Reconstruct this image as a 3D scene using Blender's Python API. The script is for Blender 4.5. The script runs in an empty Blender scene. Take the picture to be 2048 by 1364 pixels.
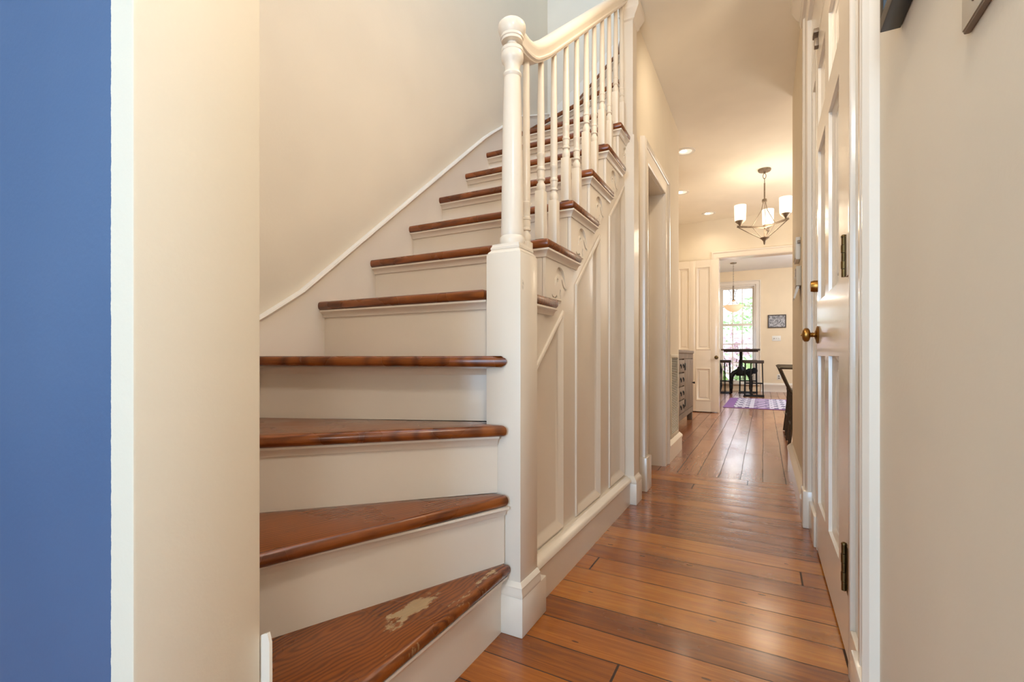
import bpy, bmesh, math, random
from mathutils import Vector, Matrix
random.seed(7)
SC = bpy.context.scene
COL = SC.collection
PI = math.pi

# ------------------------------------------------------------------ camera
EYE = 0.80
YAW = math.radians(27.8)
cam_d = bpy.data.cameras.new('camera')
cam = bpy.data.objects.new('camera', cam_d)
COL.objects.link(cam)
cam.location = (0.0, 0.0, EYE)
cam.rotation_euler = (PI / 2, 0, YAW)
cam_d.sensor_width = 36.0
cam_d.sensor_fit = 'HORIZONTAL'
cam_d.lens = 955.0 / 2048 * 36
cam_d.shift_y = 30.0 / 2048
cam_d.clip_start = 0.02
SC.camera = cam

# ------------------------------------------------------------------ world, daylight, exposure
SC.view_settings.view_transform = 'Standard'
SC.view_settings.look = 'None'
SC.view_settings.gamma = 1.0
SC.view_settings.exposure = 0.17
SC.view_settings.use_curve_mapping = False

W = bpy.data.worlds.new('sky')
SC.world = W
W.use_nodes = True
_n = W.node_tree.nodes
_n['Background'].inputs[0].default_value = (0.80, 0.90, 1.0, 1)
_n['Background'].inputs[1].default_value = 3.4

def lamp(kind, name, loc, power, color, size=0.3, size_y=None, rot=(0, 0, 0), spot=None):
    d = bpy.data.lights.new(name, kind)
    d.energy = power
    d.color = color
    if kind == 'AREA':
        d.size = size
        if size_y:
            d.shape = 'RECTANGLE'
            d.size_y = size_y
    elif kind in ('POINT', 'SPOT'):
        d.shadow_soft_size = size
    if spot:
        d.spot_size, d.spot_blend = spot
    o = bpy.data.objects.new(name, d)
    COL.objects.link(o)
    o.location = loc
    o.rotation_euler = rot
    return o

WARM = (1.0, 0.83, 0.62)
SOFT = (1.0, 0.95, 0.88)
COOL = (0.52, 0.75, 1.0)
sun = lamp('SUN', 'sun', (0, 20, 10), 8.0, (1.0, 0.95, 0.85))
sun.rotation_euler = (math.radians(-48), 0, math.radians(38))
sun.data.angle = 0.01
# daylight of the glazed entrance and the front-room windows behind the camera
lamp('AREA', 'entrance_daylight', (-0.22, -2.9, 1.25), 66, (0.44, 0.70, 1.0), 0.75, 1.9, (PI / 2, 0, 0))
lamp('AREA', 'front_room_window_daylight', (-2.4, -2.9, 1.5), 42, (0.40, 0.68, 1.0), 1.6, 1.8, (PI / 2, 0, 0))
# daylight of the upstairs landing window, high over the stairwell
_l = lamp('AREA', 'landing_window_daylight', (-0.55, 0.62, 4.55), 80, (0.50, 0.69, 1.0), 1.2, 1.2)
_l.rotation_euler = Vector((-0.55, 0.45, -0.52)).to_track_quat('-Z', 'Y').to_euler()
_l = lamp('SPOT', 'hall_wall_fill_spot', (-0.05, 2.62, 2.70), 24, WARM, 0.05, spot=(math.radians(92), 0.9))  # added unseen spot, brightens the hall wall around the closet doorway
_l.rotation_euler = Vector((-0.46, 0.70, -0.52)).to_track_quat('-Z', 'Y').to_euler()
# hall ceiling lamps out of the frame, then unseen fill lights added
lamp('POINT', 'foyer_ceiling_lamp', (0.02, 0.31, 1.90), 16, SOFT, 0.09)
lamp('POINT', 'hall_ceiling_lamp', (-0.22, 1.55, 2.22), 10, WARM, 0.07)
lamp('POINT', 'camera_fill', (0.06, -0.40, 1.00), 7, (0.95, 0.98, 1.0), 0.12)  # added fill light behind the camera for the lower steps
lamp('POINT', 'dining_side_fill', (1.1, 5.9, 1.7), 62, (1.0, 0.95, 0.86), 0.40)  # added fill hidden behind the right wall, brightens the dining room
lamp('POINT', 'kitchen_fill', (1.5, 9.6, 2.2), 125, (0.86, 0.93, 1.0), 0.15)  # added fill beside the doorway, out of view, lifts the dark kitchen

# ------------------------------------------------------------------ materials
def srgb(r, g, b):
    f = lambda v: (v / 255 / 12.92) if v / 255 <= 0.04045 else ((v / 255 + 0.055) / 1.055) ** 2.4
    return (f(r), f(g), f(b), 1.0)

class NT:
    def __init__(self, name):
        self.m = bpy.data.materials.new(name)
        self.m.use_nodes = True
        self.t = self.m.node_tree
        self.b = self.t.nodes['Principled BSDF']
        self._tc = None
    def n(self, typ, **kw):
        x = self.t.nodes.new(typ)
        for k, v in kw.items():
            setattr(x, k, v)
        return x
    def l(self, a, b):
        self.t.links.new(a, b)
    def set(self, node, i, v):
        if hasattr(v, 'is_linked'):
            self.l(v, node.inputs[i])
        else:
            node.inputs[i].default_value = v
    @property
    def co(self):
        if not self._tc:
            self._tc = self.n('ShaderNodeTexCoord')
        return self._tc.outputs['Object']
    def math(self, op, a, b=0.0, c=0.0):
        x = self.n('ShaderNodeMath', operation=op)
        self.set(x, 0, a); self.set(x, 1, b)
        if op == 'MULTIPLY_ADD': self.set(x, 2, c)
        return x.outputs[0]
    def xyz(self, v=None):
        s = self.n('ShaderNodeSeparateXYZ')
        self.l(v or self.co, s.inputs[0])
        return s.outputs
    def comb(self, x, y, z):
        s = self.n('ShaderNodeCombineXYZ')
        self.set(s, 0, x); self.set(s, 1, y); self.set(s, 2, z)
        return s.outputs[0]
    def noise(self, vec, scale, detail=3.0, rough=0.55, dist=0.0):
        x = self.n('ShaderNodeTexNoise')
        self.l(vec, x.inputs['Vector'])
        x.inputs['Scale'].default_value = scale
        x.inputs['Detail'].default_value = detail
        x.inputs['Roughness'].default_value = rough
        x.inputs['Distortion'].default_value = dist
        return x.outputs[0]
    def white(self, v):
        x = self.n('ShaderNodeTexWhiteNoise', noise_dimensions='3D')
        self.l(v, x.inputs['Vector'])
        return x.outputs[0]
    def ramp(self, fac, stops):
        x = self.n('ShaderNodeValToRGB')
        e = x.color_ramp.elements
        while len(e) < len(stops): e.new(0.5)
        for i, (p, c) in enumerate(stops):
            e[i].position = p
            e[i].color = c
        self.set(x, 0, fac)
        return x.outputs[0]
    def mix(self, fac, a, b, blend='MIX'):
        x = self.n('ShaderNodeMix', data_type='RGBA', blend_type=blend)
        self.set(x, 0, fac); self.set(x, 6, a); self.set(x, 7, b)
        return x.outputs[2]
    def maprange(self, v, a, b, c, d):
        x = self.n('ShaderNodeMapRange')
        self.set(x, 0, v)
        for i, k in enumerate((a, b, c, d)): x.inputs[i + 1].default_value = k
        return x.outputs[0]
    def bump(self, h, strength, dist=0.002):
        x = self.n('ShaderNodeBump')
        x.inputs['Strength'].default_value = strength
        x.inputs['Distance'].default_value = dist
        self.l(h, x.inputs['Height'])
        self.l(x.outputs[0], self.b.inputs['Normal'])
    def base(self, c):
        self.set(self.b, 'Base Color', c)
    def rough(self, r):
        self.set(self.b, 'Roughness', r)

def paint(name, col, rough, tex=0.25, scale=140, var=0.04, coat=0.0, scuff=False):
    n = NT(name)
    v = n.noise(n.co, 3.0, 2.0)
    dark = tuple(c * (1 - var) for c in col[:3]) + (1,)
    c = n.ramp(v, [(0.35, dark), (0.65, col)])
    if scuff:
        X, Y, Z = n.xyz()
        vo = n.n('ShaderNodeTexVoronoi', feature='F1')
        n.l(n.comb(n.math('MULTIPLY', X, 3.0), n.math('MULTIPLY', Y, 3.0), n.math('MULTIPLY', Z, 1.6)), vo.inputs['Vector'])
        vo.inputs['Scale'].default_value = 1.7
        pick = n.noise(n.co, 40.0, 2.0)
        sm = n.math('MULTIPLY', n.maprange(vo.outputs['Distance'], 0.02, 0.05, 0.7, 0.0), n.maprange(pick, 0.45, 0.6, 0.0, 1.0))
        c = n.mix(sm, c, srgb(96, 80, 62))
    n.base(c)
    n.rough(rough)
    n.b.inputs['Coat Weight'].default_value = coat
    n.b.inputs['Coat Roughness'].default_value = 0.12
    h = n.noise(n.co, scale, 3.0)
    n.bump(h, tex, 0.0008)
    return n.m

def plain(name, col, rough=0.5, metal=0.0, var=0.15, scale=30, bump=0.15):
    n = NT(name)
    v = n.noise(n.co, scale, 3.0)
    dark = tuple(c * (1 - var) for c in col[:3]) + (1,)
    n.base(n.ramp(v, [(0.3, dark), (0.7, col)]))
    n.rough(rough)
    n.b.inputs['Metallic'].default_value = metal
    n.bump(v, bump, 0.0006)
    return n.m

def emit(name, col, strength, base=None, trans=0.0):
    n = NT(name)
    n.base(base or col)
    n.b.inputs['Emission Color'].default_value = col
    n.b.inputs['Emission Strength'].default_value = strength
    n.rough(0.4)
    n.b.inputs['Transmission Weight'].default_value = trans
    return n.m

CREAM = srgb(231, 218, 196)
M = {}
M['wall'] = paint('cream_wall_paint', CREAM, 0.75, 0.35, 120)
M['ceiling'] = paint('cream_ceiling_paint', srgb(246, 238, 222), 0.9, 0.15, 90)
M['white_ceiling'] = paint('white_ceiling_paint', srgb(240, 240, 240), 0.9, 0.15, 90)
M['trim'] = paint('linen_gloss_trim_paint', srgb(233, 221, 204), 0.26, 0.10, 60, 0.03, 0.4)
M['stair_paint'] = paint('linen_satin_stair_paint', srgb(240, 229, 213), 0.36, 0.15, 60, 0.04, 0.2, True)
M['kitchen_wall'] = paint('peach_wall_paint', srgb(238, 217, 184), 0.8, 0.2, 120)

def two_tone():
    n = NT('cream_and_blue_wall_paint')
    X, Y, Z = n.xyz()
    rag = n.noise(n.comb(0.0, 0.0, Z), 60.0, 4.0, 0.7)
    rag2 = n.noise(n.comb(0.0, 3.0, Z), 6.0, 2.0)
    edge = n.math('MULTIPLY_ADD', rag, 0.006, -0.7065)
    edge = n.math('MULTIPLY_ADD', rag2, 0.004, edge)
    left = n.math('LESS_THAN', X, edge)
    front = n.math('LESS_THAN', Y, 0.2875)
    f = n.math('MULTIPLY', left, front)
    v = n.noise(n.co, 2.5, 2.0)
    blue = n.ramp(v, [(0.3, srgb(74, 98, 134)), (0.7, srgb(80, 103, 138))])
    n.base(n.mix(f, CREAM, blue))
    n.rough(n.math('MULTIPLY_ADD', f, -0.25, 0.75))
    h = n.noise(n.co, 120.0, 3.0)
    h = n.math('MULTIPLY_ADD', f, 0.8, h)
    n.bump(h, 0.35, 0.0008)
    return n.m
M['two_tone'] = two_tone()

def planks(name, along, width, stops, gap=0.02, length=2.6, rough=(0.16, 0.34), skew=0.0):
    """old boards: colour per board, long grain, knots, dark open joints"""
    n = NT(name)
    X, Y, Z = n.xyz()
    a, b = (X, Y) if along == 'X' else (Y, X)
    b = n.math('MULTIPLY_ADD', a, skew, b)
    t = n.math('DIVIDE', b, width)
    wob = n.noise(n.comb(n.math('MULTIPLY', a, 0.6), b, 0.0), 2.2, 2.0)
    t = n.math('MULTIPLY_ADD', wob, 0.10, t)
    idx = n.math('FLOOR', t)
    fr = n.math('FRACT', t)
    r1 = n.white(n.comb(idx, 3.3, 1.7))
    seg_t = n.math('MULTIPLY_ADD', r1, 7.0, n.math('DIVIDE', a, length))
    seg = n.math('FLOOR', seg_t)
    sfr = n.math('FRACT', seg_t)
    r2 = n.white(n.comb(idx, seg, 9.1))
    r3 = n.white(n.comb(seg, idx, 4.4))
    # grain
    gx = n.math('MULTIPLY_ADD', r2, 13.0, n.math('MULTIPLY', a, 1.3))
    gv = n.comb(gx, n.math('MULTIPLY', b, 26.0), n.math('MULTIPLY', r3, 30.0))
    g = n.noise(gv, 2.2, 5.0, 0.62, 1.4)
    g2 = n.noise(n.comb(n.math('MULTIPLY', gx, 4.0), n.math('MULTIPLY', b, 160.0), r3), 1.6, 3.0, 0.7)
    f = n.math('MULTIPLY_ADD', r2, 0.42, n.math('MULTIPLY', g, 0.85))
    f = n.math('MULTIPLY_ADD', g2, 0.22, f)
    f = n.math('SUBTRACT', f, 0.18)
    c = n.ramp(f, stops)
    # blotchy wear over several boards
    bl = n.noise(n.comb(n.math('MULTIPLY', a, 1.2), n.math('MULTIPLY', b, 3.0), 0.0), 1.6, 4.0, 0.65)
    c = n.mix(n.maprange(bl, 0.50, 0.75, 0.0, 0.55), c, srgb(92, 52, 27))
    # nail holes, short dark marks and knots
    vo = n.n('ShaderNodeTexVoronoi', feature='F1')
    n.l(n.comb(n.math('MULTIPLY', a, 5.0), n.math('MULTIPLY', b, 16.0), 0.0), vo.inputs['Vector'])
    vo.inputs['Scale'].default_value = 1.4
    mk = n.math('LESS_THAN', vo.outputs['Distance'], 0.085)
    c = n.mix(n.math('MULTIPLY', mk, 0.75), c, srgb(52, 27, 14))
    vk = n.n('ShaderNodeTexVoronoi', feature='F1')
    n.l(n.comb(n.math('MULTIPLY', a, 1.0), n.math('MULTIPLY', b, 1.7), 5.0), vk.inputs['Vector'])
    vk.inputs['Scale'].default_value = 1.5
    kn = n.maprange(vk.outputs['Distance'], 0.03, 0.06, 0.8, 0.0)
    c = n.mix(kn, c, srgb(60, 30, 16))
    # joints
    d = n.math('MINIMUM', fr, n.math('SUBTRACT', 1.0, fr))
    jn = n.noise(n.comb(n.math('MULTIPLY', a, 5.0), idx, 0.0), 1.0, 3.0)
    jw = n.math('MULTIPLY', n.maprange(jn, 0.3, 0.7, 0.25, 1.2), gap)
    j1 = n.math('LESS_THAN', d, jw)
    ds = n.math('MINIMUM', sfr, n.math('SUBTRACT', 1.0, sfr))
    j2 = n.math('LESS_THAN', ds, 0.0012)
    j = n.math('MAXIMUM', j1, j2)
    c = n.mix(n.math('MULTIPLY', j, 0.9), c, srgb(26, 16, 11))
    n.base(c)
    n.rough(n.math('ADD', n.maprange(bl, 0.3, 0.8, rough[0], rough[1]), n.math('MULTIPLY', j, 0.4)))
    n.b.inputs['Coat Weight'].default_value = 0.35
    n.b.inputs['Coat Roughness'].default_value = 0.15
    cup = n.math('MULTIPLY', n.math('POWER', n.math('ABSOLUTE', n.math('SUBTRACT', fr, 0.5)), 2.0), -1.6)
    h = n.math('MULTIPLY_ADD', g2, 0.10, cup)
    h = n.math('MULTIPLY_ADD', j, -0.9, h)
    n.bump(h, 0.55, 0.0035)
    return n.m

PINE = [(0.05, srgb(88, 42, 12)), (0.35, srgb(138, 72, 20)), (0.62, srgb(172, 97, 28)), (0.95, srgb(202, 130, 46))]
PINE2 = [(0.05, srgb(96, 52, 30)), (0.35, srgb(134, 78, 46)), (0.62, srgb(158, 98, 60)), (0.95, srgb(186, 128, 86))]
M['floor_near'] = planks('heart_pine_boards_across', 'X', 0.122, PINE, skew=0.03)
M['floor_far'] = planks('heart_pine_boards_along', 'Y', 0.130, PINE2, gap=0.03)

def tread_wood(name, worn=False, ang=0.0):
    n = NT(name)
    v = n.n('ShaderNodeVectorRotate', rotation_type='Z_AXIS')
    n.l(n.co, v.inputs['Vector'])
    v.inputs['Angle'].default_value = ang
    X, Y, Z = n.xyz(v.outputs[0])
    warp = n.noise(n.comb(n.math('MULTIPLY', X, 3.0), n.math('MULTIPLY', Y, 7.0), n.math('MULTIPLY', Z, 2.0)), 1.4, 3.0)
    xx = n.math('MULTIPLY', n.math('ADD', X, 0.05), 0.16)
    yy = n.math('ADD', Y, 0.02)
    rr_ = n.math('SQRT', n.math('ADD', n.math('MULTIPLY', xx, xx), n.math('MULTIPLY', yy, yy)))
    ringv = n.math('MULTIPLY_ADD', warp, 5.5 if worn else 2.2, n.math('MULTIPLY', rr_, 80.0))
    w = n.math('SINE', n.math('MULTIPLY', ringv, 7.0))
    w = n.maprange(w, -1.0, 1.0, 0.0, 1.0)
    w = n.math('POWER', w, 1.6)
    fine = n.noise(n.comb(n.math('MULTIPLY', X, 6.0), n.math('MULTIPLY', Y, 150.0), n.math('MULTIPLY', Z, 90.0)), 1.3, 4.0, 0.7)
    blot = n.noise(n.co, 5.0, 3.0)
    f = n.math('MULTIPLY_ADD', w, -0.22, n.math('MULTIPLY', fine, 0.40))
    f = n.math('MULTIPLY_ADD', blot, 0.45, f)
    f = n.math('ADD', f, 0.28)
    c = n.ramp(f, [(0.30, srgb(62, 27, 8)), (0.55, srgb(114, 56, 16)), (0.85, srgb(154, 84, 28))])
    X0, Y0, Z0 = n.xyz()
    # the front edge is scuffed darker in short streaks
    sc = n.noise(n.comb(n.math('MULTIPLY', X0, 9.0), n.math('MULTIPLY', Y0, 9.0), n.math('MULTIPLY', Z0, 60.0)), 2.0, 5.0, 0.7)
    c = n.mix(n.maprange(sc, 0.62, 0.76, 0.0, 0.6), c, srgb(48, 24, 14))
    if worn:
        wn = n.noise(n.comb(n.math('MULTIPLY', X, 8.0), n.math('MULTIPLY', Y, 16.0), 0.0), 1.6, 5.0, 0.7)
        dx = n.math('DIVIDE', n.math('SUBTRACT', X0, 0.105), 0.045)
        dy = n.math('DIVIDE', n.math('SUBTRACT', Y0, 0.05), 0.13)
        rr = n.math('ADD', n.math('MULTIPLY', dx, dx), n.math('MULTIPLY', dy, dy))
        near = n.maprange(rr, 0.0, 1.6, 0.30, -0.25)
        wf = n.maprange(n.math('ADD', wn, near), 0.66, 0.72, 0.0, 0.75)
        c = n.mix(wf, c, srgb(186, 160, 120))
        ed = n.noise(n.comb(n.math('MULTIPLY', X0, 30.0), n.math('MULTIPLY', Y0, 9.0), 2.0), 1.8, 5.0, 0.7)
        em = n.math('MULTIPLY', n.math('GREATER_THAN', X0, 0.168), n.maprange(ed, 0.56, 0.62, 0.0, 0.7))
        c = n.mix(em, c, srgb(196, 170, 126))
    n.base(c)
    n.rough(n.maprange(blot, 0.3, 0.7, 0.2, 0.38))
    n.b.inputs['Coat Weight'].default_value = 0.3
    n.b.inputs['Coat Roughness'].default_value = 0.14
    n.bump(n.math('ADD', fine, sc), 0.25, 0.0012)
    return n.m
M['tread'] = tread_wood('brown_stained_tread_wood')
for _k, _a in ((1, -82), (2, -67), (3, -45), (4, -22)):
    M['winder_%d' % _k] = tread_wood('worn_brown_tread_wood' if _k == 1 else 'brown_winder_tread_wood', _k == 1, math.radians(_a))

def weathered():
    n = NT('weathered_grey_brown_wood')
    X, Y, Z = n.xyz()
    g = n.noise(n.comb(n.math('MULTIPLY', X, 40.0), n.math('MULTIPLY', Y, 40.0), n.math('MULTIPLY', Z, 3.0)), 1.5, 4.0, 0.65)
    n.base(n.ramp(g, [(0.3, srgb(78, 65, 54)), (0.55, srgb(128, 110, 92)), (0.8, srgb(160, 141, 120))]))
    n.rough(0.65)
    n.bump(g, 0.5, 0.001)
    return n.m
M['weathered'] = weathered()
M['brass'] = plain('aged_brass', srgb(168, 124, 62), 0.28, 1.0, 0.3, 25)
M['old_brass'] = plain('tarnished_brass', srgb(120, 98, 62), 0.42, 1.0, 0.4, 30)
M['black'] = plain('black_paint', srgb(26, 23, 20), 0.4)
M['black_metal'] = plain('black_iron', srgb(34, 34, 36), 0.45, 0.6)
M['dark_wood'] = plain('dark_table_wood', srgb(70, 54, 42), 0.45)
M['bronze'] = plain('brushed_grey_bronze', srgb(146, 130, 112), 0.45, 0.5, 0.35, 60)
M['white_plastic'] = plain('white_plastic', srgb(232, 228, 218), 0.45, 0, 0.03)
M['beige_plastic'] = plain('beige_plastic', srgb(214, 204, 184), 0.5, 0, 0.04)
M['taupe'] = plain('taupe_painted_edge', srgb(128, 110, 92), 0.5, 0, 0.06)
M['screen'] = plain('grey_display_glass', srgb(96, 98, 112), 0.15, 0, 0.1)
M['slat_shade'] = plain('painted_slat_shade', srgb(20, 18, 16), 0.9)
M['steel'] = plain('galvanised_steel', srgb(96, 90, 82), 0.35, 0.85, 0.3, 60)
M['green'] = plain('leaf_green', srgb(150, 190, 108), 0.5, 0, 0.4, 8)
M['green_light'] = plain('pale_leaf_green', srgb(196, 218, 176), 0.5, 0, 0.35, 8)
M['green_dark'] = plain('blue_green_leaf', srgb(170, 205, 184), 0.5, 0, 0.4, 8)
M['pink'] = plain('pink_blossom', srgb(238, 214, 226), 0.6, 0, 0.2, 8)
M['lawn'] = plain('lawn_grass', srgb(120, 150, 80), 0.8, 0, 0.4, 6)
M['plant'] = plain('potted_leaf', srgb(40, 78, 52), 0.5, 0, 0.4, 8)
M['shade'] = emit('lit_white_shade_glass', (1.0, 0.90, 0.74, 1), 0.75, (0.95, 0.93, 0.88, 1))
M['bowl'] = emit('lit_alabaster_bowl', (1.0, 0.62, 0.34, 1), 0.62, (0.85, 0.70, 0.52, 1))
M['bulb'] = emit('lit_bulb', (1.0, 0.90, 0.72, 1), 14.0)
M['can'] = emit('lit_reflector', (1.0, 0.93, 0.80, 1), 0.35, (0.95, 0.93, 0.88, 1))
for k, c in dict(rug_purple=(150, 108, 170), rug_light=(212, 206, 222), rug_navy=(74, 72, 108), rug_lilac=(176, 152, 190)).items():
    M[k] = plain(k + '_wool', srgb(*c), 0.95, 0, 0.2, 60, 0.5)

def glass():
    n = NT('window_glass')
    out = n.t.nodes['Material Output']
    tr = n.n('ShaderNodeBsdfTransparent')
    gl = n.n('ShaderNodeBsdfGlossy')
    gl.inputs['Roughness'].default_value = 0.02
    fr = n.n('ShaderNodeFresnel')
    fr.inputs[0].default_value = 1.3
    ms = n.n('ShaderNodeMixShader')
    n.l(fr.outputs[0], ms.inputs[0]); n.l(tr.outputs[0], ms.inputs[1]); n.l(gl.outputs[0], ms.inputs[2])
    n.l(ms.outputs[0], out.inputs[0])
    return n.m
M['glass'] = glass()

def art(name, sc, lo, hi):
    n = NT(name)
    X, Y, Z = n.xyz()
    v = n.comb(X, Z, Y)
    a = n.noise(v, sc, 6.0, 0.6, 2.2)
    b = n.noise(v, sc * 6, 3.0, 0.7)
    f = n.math('MULTIPLY_ADD', b, 0.35, n.math('MULTIPLY', a, 0.9))
    n.base(n.ramp(f, [(0.46, lo), (0.74, hi)]))
    n.rough(0.3)
    return n.m
M['art'] = art('black_and_white_print', 11.0, srgb(50, 48, 50), srgb(196, 192, 192))
M['art2'] = art('grey_print', 9.0, srgb(110, 105, 98), srgb(196, 190, 178))

# ------------------------------------------------------------------ mesh helpers
class MB:
    def __init__(self):
        self.bm = bmesh.new()
        self.slot = 0
    def _mark(self, faces):
        for f in faces: f.material_index = self.slot
    def box(self, x0, x1, y0, y1, z0, z1, bev=0.0, seg=2):
        bm = self.bm
        v = [bm.verts.new((x, y, z)) for x in (x0, x1) for y in (y0, y1) for z in (z0, z1)]
        q = [(0, 1, 3, 2), (4, 6, 7, 5), (0, 4, 5, 1), (2, 3, 7, 6), (0, 2, 6, 4), (1, 5, 7, 3)]
        fs = [bm.faces.new([v[i] for i in f]) for f in q]
        self._mark(fs)
        if bev:
            e = list({e for f in fs for e in f.edges})
            r = bmesh.ops.bevel(bm, geom=e, offset=bev, segments=seg, profile=0.5, affect='EDGES')
            self._mark(r['faces'])
        return self
    def slab(self, poly, z0, z1, bev=0.0, seg=3):
        """horizontal board of outline poly (x, y)"""
        bm = self.bm
        lo = [bm.verts.new((x, y, z0)) for x, y in poly]
        hi = [bm.verts.new((x, y, z1)) for x, y in poly]
        n = len(poly)
        fs = [bm.faces.new(hi), bm.faces.new(lo[::-1])]
        fs += [bm.faces.new([lo[i], lo[(i + 1) % n], hi[(i + 1) % n], hi[i]]) for i in range(n)]
        bmesh.ops.recalc_face_normals(bm, faces=fs)
        if bev:
            e = list({e for f in fs[:2] for e in f.edges})
            bmesh.ops.bevel(bm, geom=e, offset=bev, segments=seg, profile=0.5, affect='EDGES')
        return self
    def plate(self, outer, holes, mp, thick):
        """flat board with holes; mp(a, b, d) -> xyz, d from 0 (front) to thick (back)"""
        bm = self.bm
        edges = []
        for loop in [outer] + holes:
            vs = [bm.verts.new(mp(a, b, 0.0)) for a, b in loop]
            edges += [bm.edges.new((vs[i], vs[(i + 1) % len(vs)])) for i in range(len(vs))]
        r = bmesh.ops.triangle_fill(bm, use_beauty=True, use_dissolve=False, edges=edges)
        fs = [g for g in r['geom'] if isinstance(g, bmesh.types.BMFace)]
        self._mark(fs)
        ex = bmesh.ops.extrude_face_region(bm, geom=fs)
        vs = [g for g in ex['geom'] if isinstance(g, bmesh.types.BMVert)]
        d = Vector(mp(0, 0, thick)) - Vector(mp(0, 0, 0))
        bmesh.ops.translate(bm, verts=vs, vec=d)
        return self
    def panel(self, poly, steps, mp):
        """convex poly with a moulded border: steps [(inset, depth)], closed by the field"""
        bm = self.bm
        rings = []
        for ins, dep in steps:
            p = inset(poly, ins)
            rings.append([bm.verts.new(mp(a, b, dep)) for a, b in p])
        n = len(poly)
        fs = []
        for r0, r1 in zip(rings, rings[1:]):
            fs += [bm.faces.new([r0[i], r0[(i + 1) % n], r1[(i + 1) % n], r1[i]]) for i in range(n)]
        fs.append(bm.faces.new(rings[-1]))
        self._mark(fs)
        return self
    def lathe(self, prof, c, axis='Z', seg=20):
        """prof [(r, h)] turned around axis through c"""
        bm = self.bm
        c = Vector(c)
        rings = []
        for r, h in prof:
            ring = []
            for k in range(seg):
                a = 2 * PI * k / seg
                u, v = r * math.cos(a), r * math.sin(a)
                p = {'Z': (u, v, h), 'X': (h, u, v), 'Y': (u, h, v)}[axis]
                ring.append(bm.verts.new(c + Vector(p)))
            rings.append(ring)
        fs = []
        for r0, r1 in zip(rings, rings[1:]):
            fs += [bm.faces.new([r0[k], r0[(k + 1) % seg], r1[(k + 1) % seg], r1[k]]) for k in range(seg)]
        fs.append(bm.faces.new(rings[0][::-1])); fs.append(bm.faces.new(rings[-1]))
        for f in fs[:-2]: f.smooth = True
        self._mark(fs)
        return self
    def tube(self, pts, r, seg=8, closed=False):
        bm = self.bm
        pts = [Vector(p) for p in pts]
        rs = r if isinstance(r, (list, tuple)) else [r] * len(pts)
        rings = []
        n = len(pts)
        up = Vector((0, 0, 1))
        for i, p in enumerate(pts):
            a = pts[(i - 1) % n] if (i or closed) else p
            b = pts[(i + 1) % n] if (i < n - 1 or closed) else p
            t = (b - a).normalized()
            s = t.cross(up)
            if s.length < 0.05: s = t.cross(Vector((0, 1, 0)))
            s.normalize()
            w = s.cross(t)
            rings.append([bm.verts.new(p + rs[i] * (math.cos(2 * PI * k / seg) * s + math.sin(2 * PI * k / seg) * w)) for k in range(seg)])
        fs = []
        pairs = list(zip(rings, rings[1:])) + ([(rings[-1], rings[0])] if closed else [])
        for r0, r1 in pairs:
            fs += [bm.faces.new([r0[k], r0[(k + 1) % seg], r1[(k + 1) % seg], r1[k]]) for k in range(seg)]
        for f in fs: f.smooth = True
        if not closed:
            fs.append(bm.faces.new(rings[0][::-1])); fs.append(bm.faces.new(rings[-1]))
        self._mark(fs)
        return self
    def sweep(self, prof, path, normal, smooth=False, side=None):
        """closed profile [(a, b)] along path with mitred corners; b along normal, a along normal x tangent.
        with side given: a along side, b along side x tangent"""
        bm = self.bm
        path = [Vector(p) for p in path]
        n = len(path)
        rings = []
        for i, p in enumerate(path):
            tin = (p - path[i - 1]).normalized() if i else (path[1] - p).normalized()
            tout = (path[i + 1] - p).normalized() if i < n - 1 else tin
            bis = (tin + tout).normalized()
            if side is not None:
                A = Vector(side); B = A.cross(tin)
            else:
                B = Vector(normal); A = B.cross(tin)
            ring = []
            for a, b in prof:
                o = A * a + B * b
                o = o - tin * (o.dot(bis) / tin.dot(bis))
                ring.append(bm.verts.new(p + o))
            rings.append(ring)
        m = len(prof)
        fs = []
        for r0, r1 in zip(rings, rings[1:]):
            fs += [bm.faces.new([r0[k], r0[(k + 1) % m], r1[(k + 1) % m], r1[k]]) for k in range(m)]
        for f in fs: f.smooth = smooth
        fs.append(bm.faces.new(rings[0][::-1])); fs.append(bm.faces.new(rings[-1]))
        self._mark(fs)
        return self
    def prism(self, poly, mp, d0, d1, bev=0.0):
        bm = self.bm
        a = [bm.verts.new(mp(u, v, d0)) for u, v in poly]
        b = [bm.verts.new(mp(u, v, d1)) for u, v in poly]
        n = len(poly)
        fs = [bm.faces.new(a), bm.faces.new(b[::-1])]
        fs += [bm.faces.new([a[i], b[i], b[(i + 1) % n], a[(i + 1) % n]]) for i in range(n)]
        self._mark(fs)
        if bev:
            e = list({e for f in fs for e in f.edges})
            bmesh.ops.bevel(bm, geom=e, offset=bev, segments=2, profile=0.5, affect='EDGES')
        return self
    def build(self, name, mat, parent=None, keep=False, sharp=35):
        bm = self.bm
        bmesh.ops.recalc_face_normals(bm, faces=bm.faces)
        lo = Vector((1e9,) * 3); hi = Vector((-1e9,) * 3)
        for v in bm.verts:
            for i in range(3):
                lo[i] = min(lo[i], v.co[i]); hi[i] = max(hi[i], v.co[i])
        c = Vector((0, 0, 0)) if keep else (lo + hi) / 2
        if not keep: bmesh.ops.translate(bm, verts=bm.verts, vec=-c)
        me = bpy.data.meshes.new(name)
        bm.to_mesh(me)
        bm.free()
        for m in (mat if isinstance(mat, list) else [mat]): me.materials.append(m)
        me.set_sharp_from_angle(angle=math.radians(sharp))
        o = bpy.data.objects.new(name, me)
        COL.objects.link(o)
        if parent:
            o.parent = parent
            o.location = c - wloc(parent)
        else:
            o.location = c
        return o

def wloc(o):
    v = Vector((0, 0, 0))
    while o:
        v = v + Vector(o.location)
        o = o.parent
    return v

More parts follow.
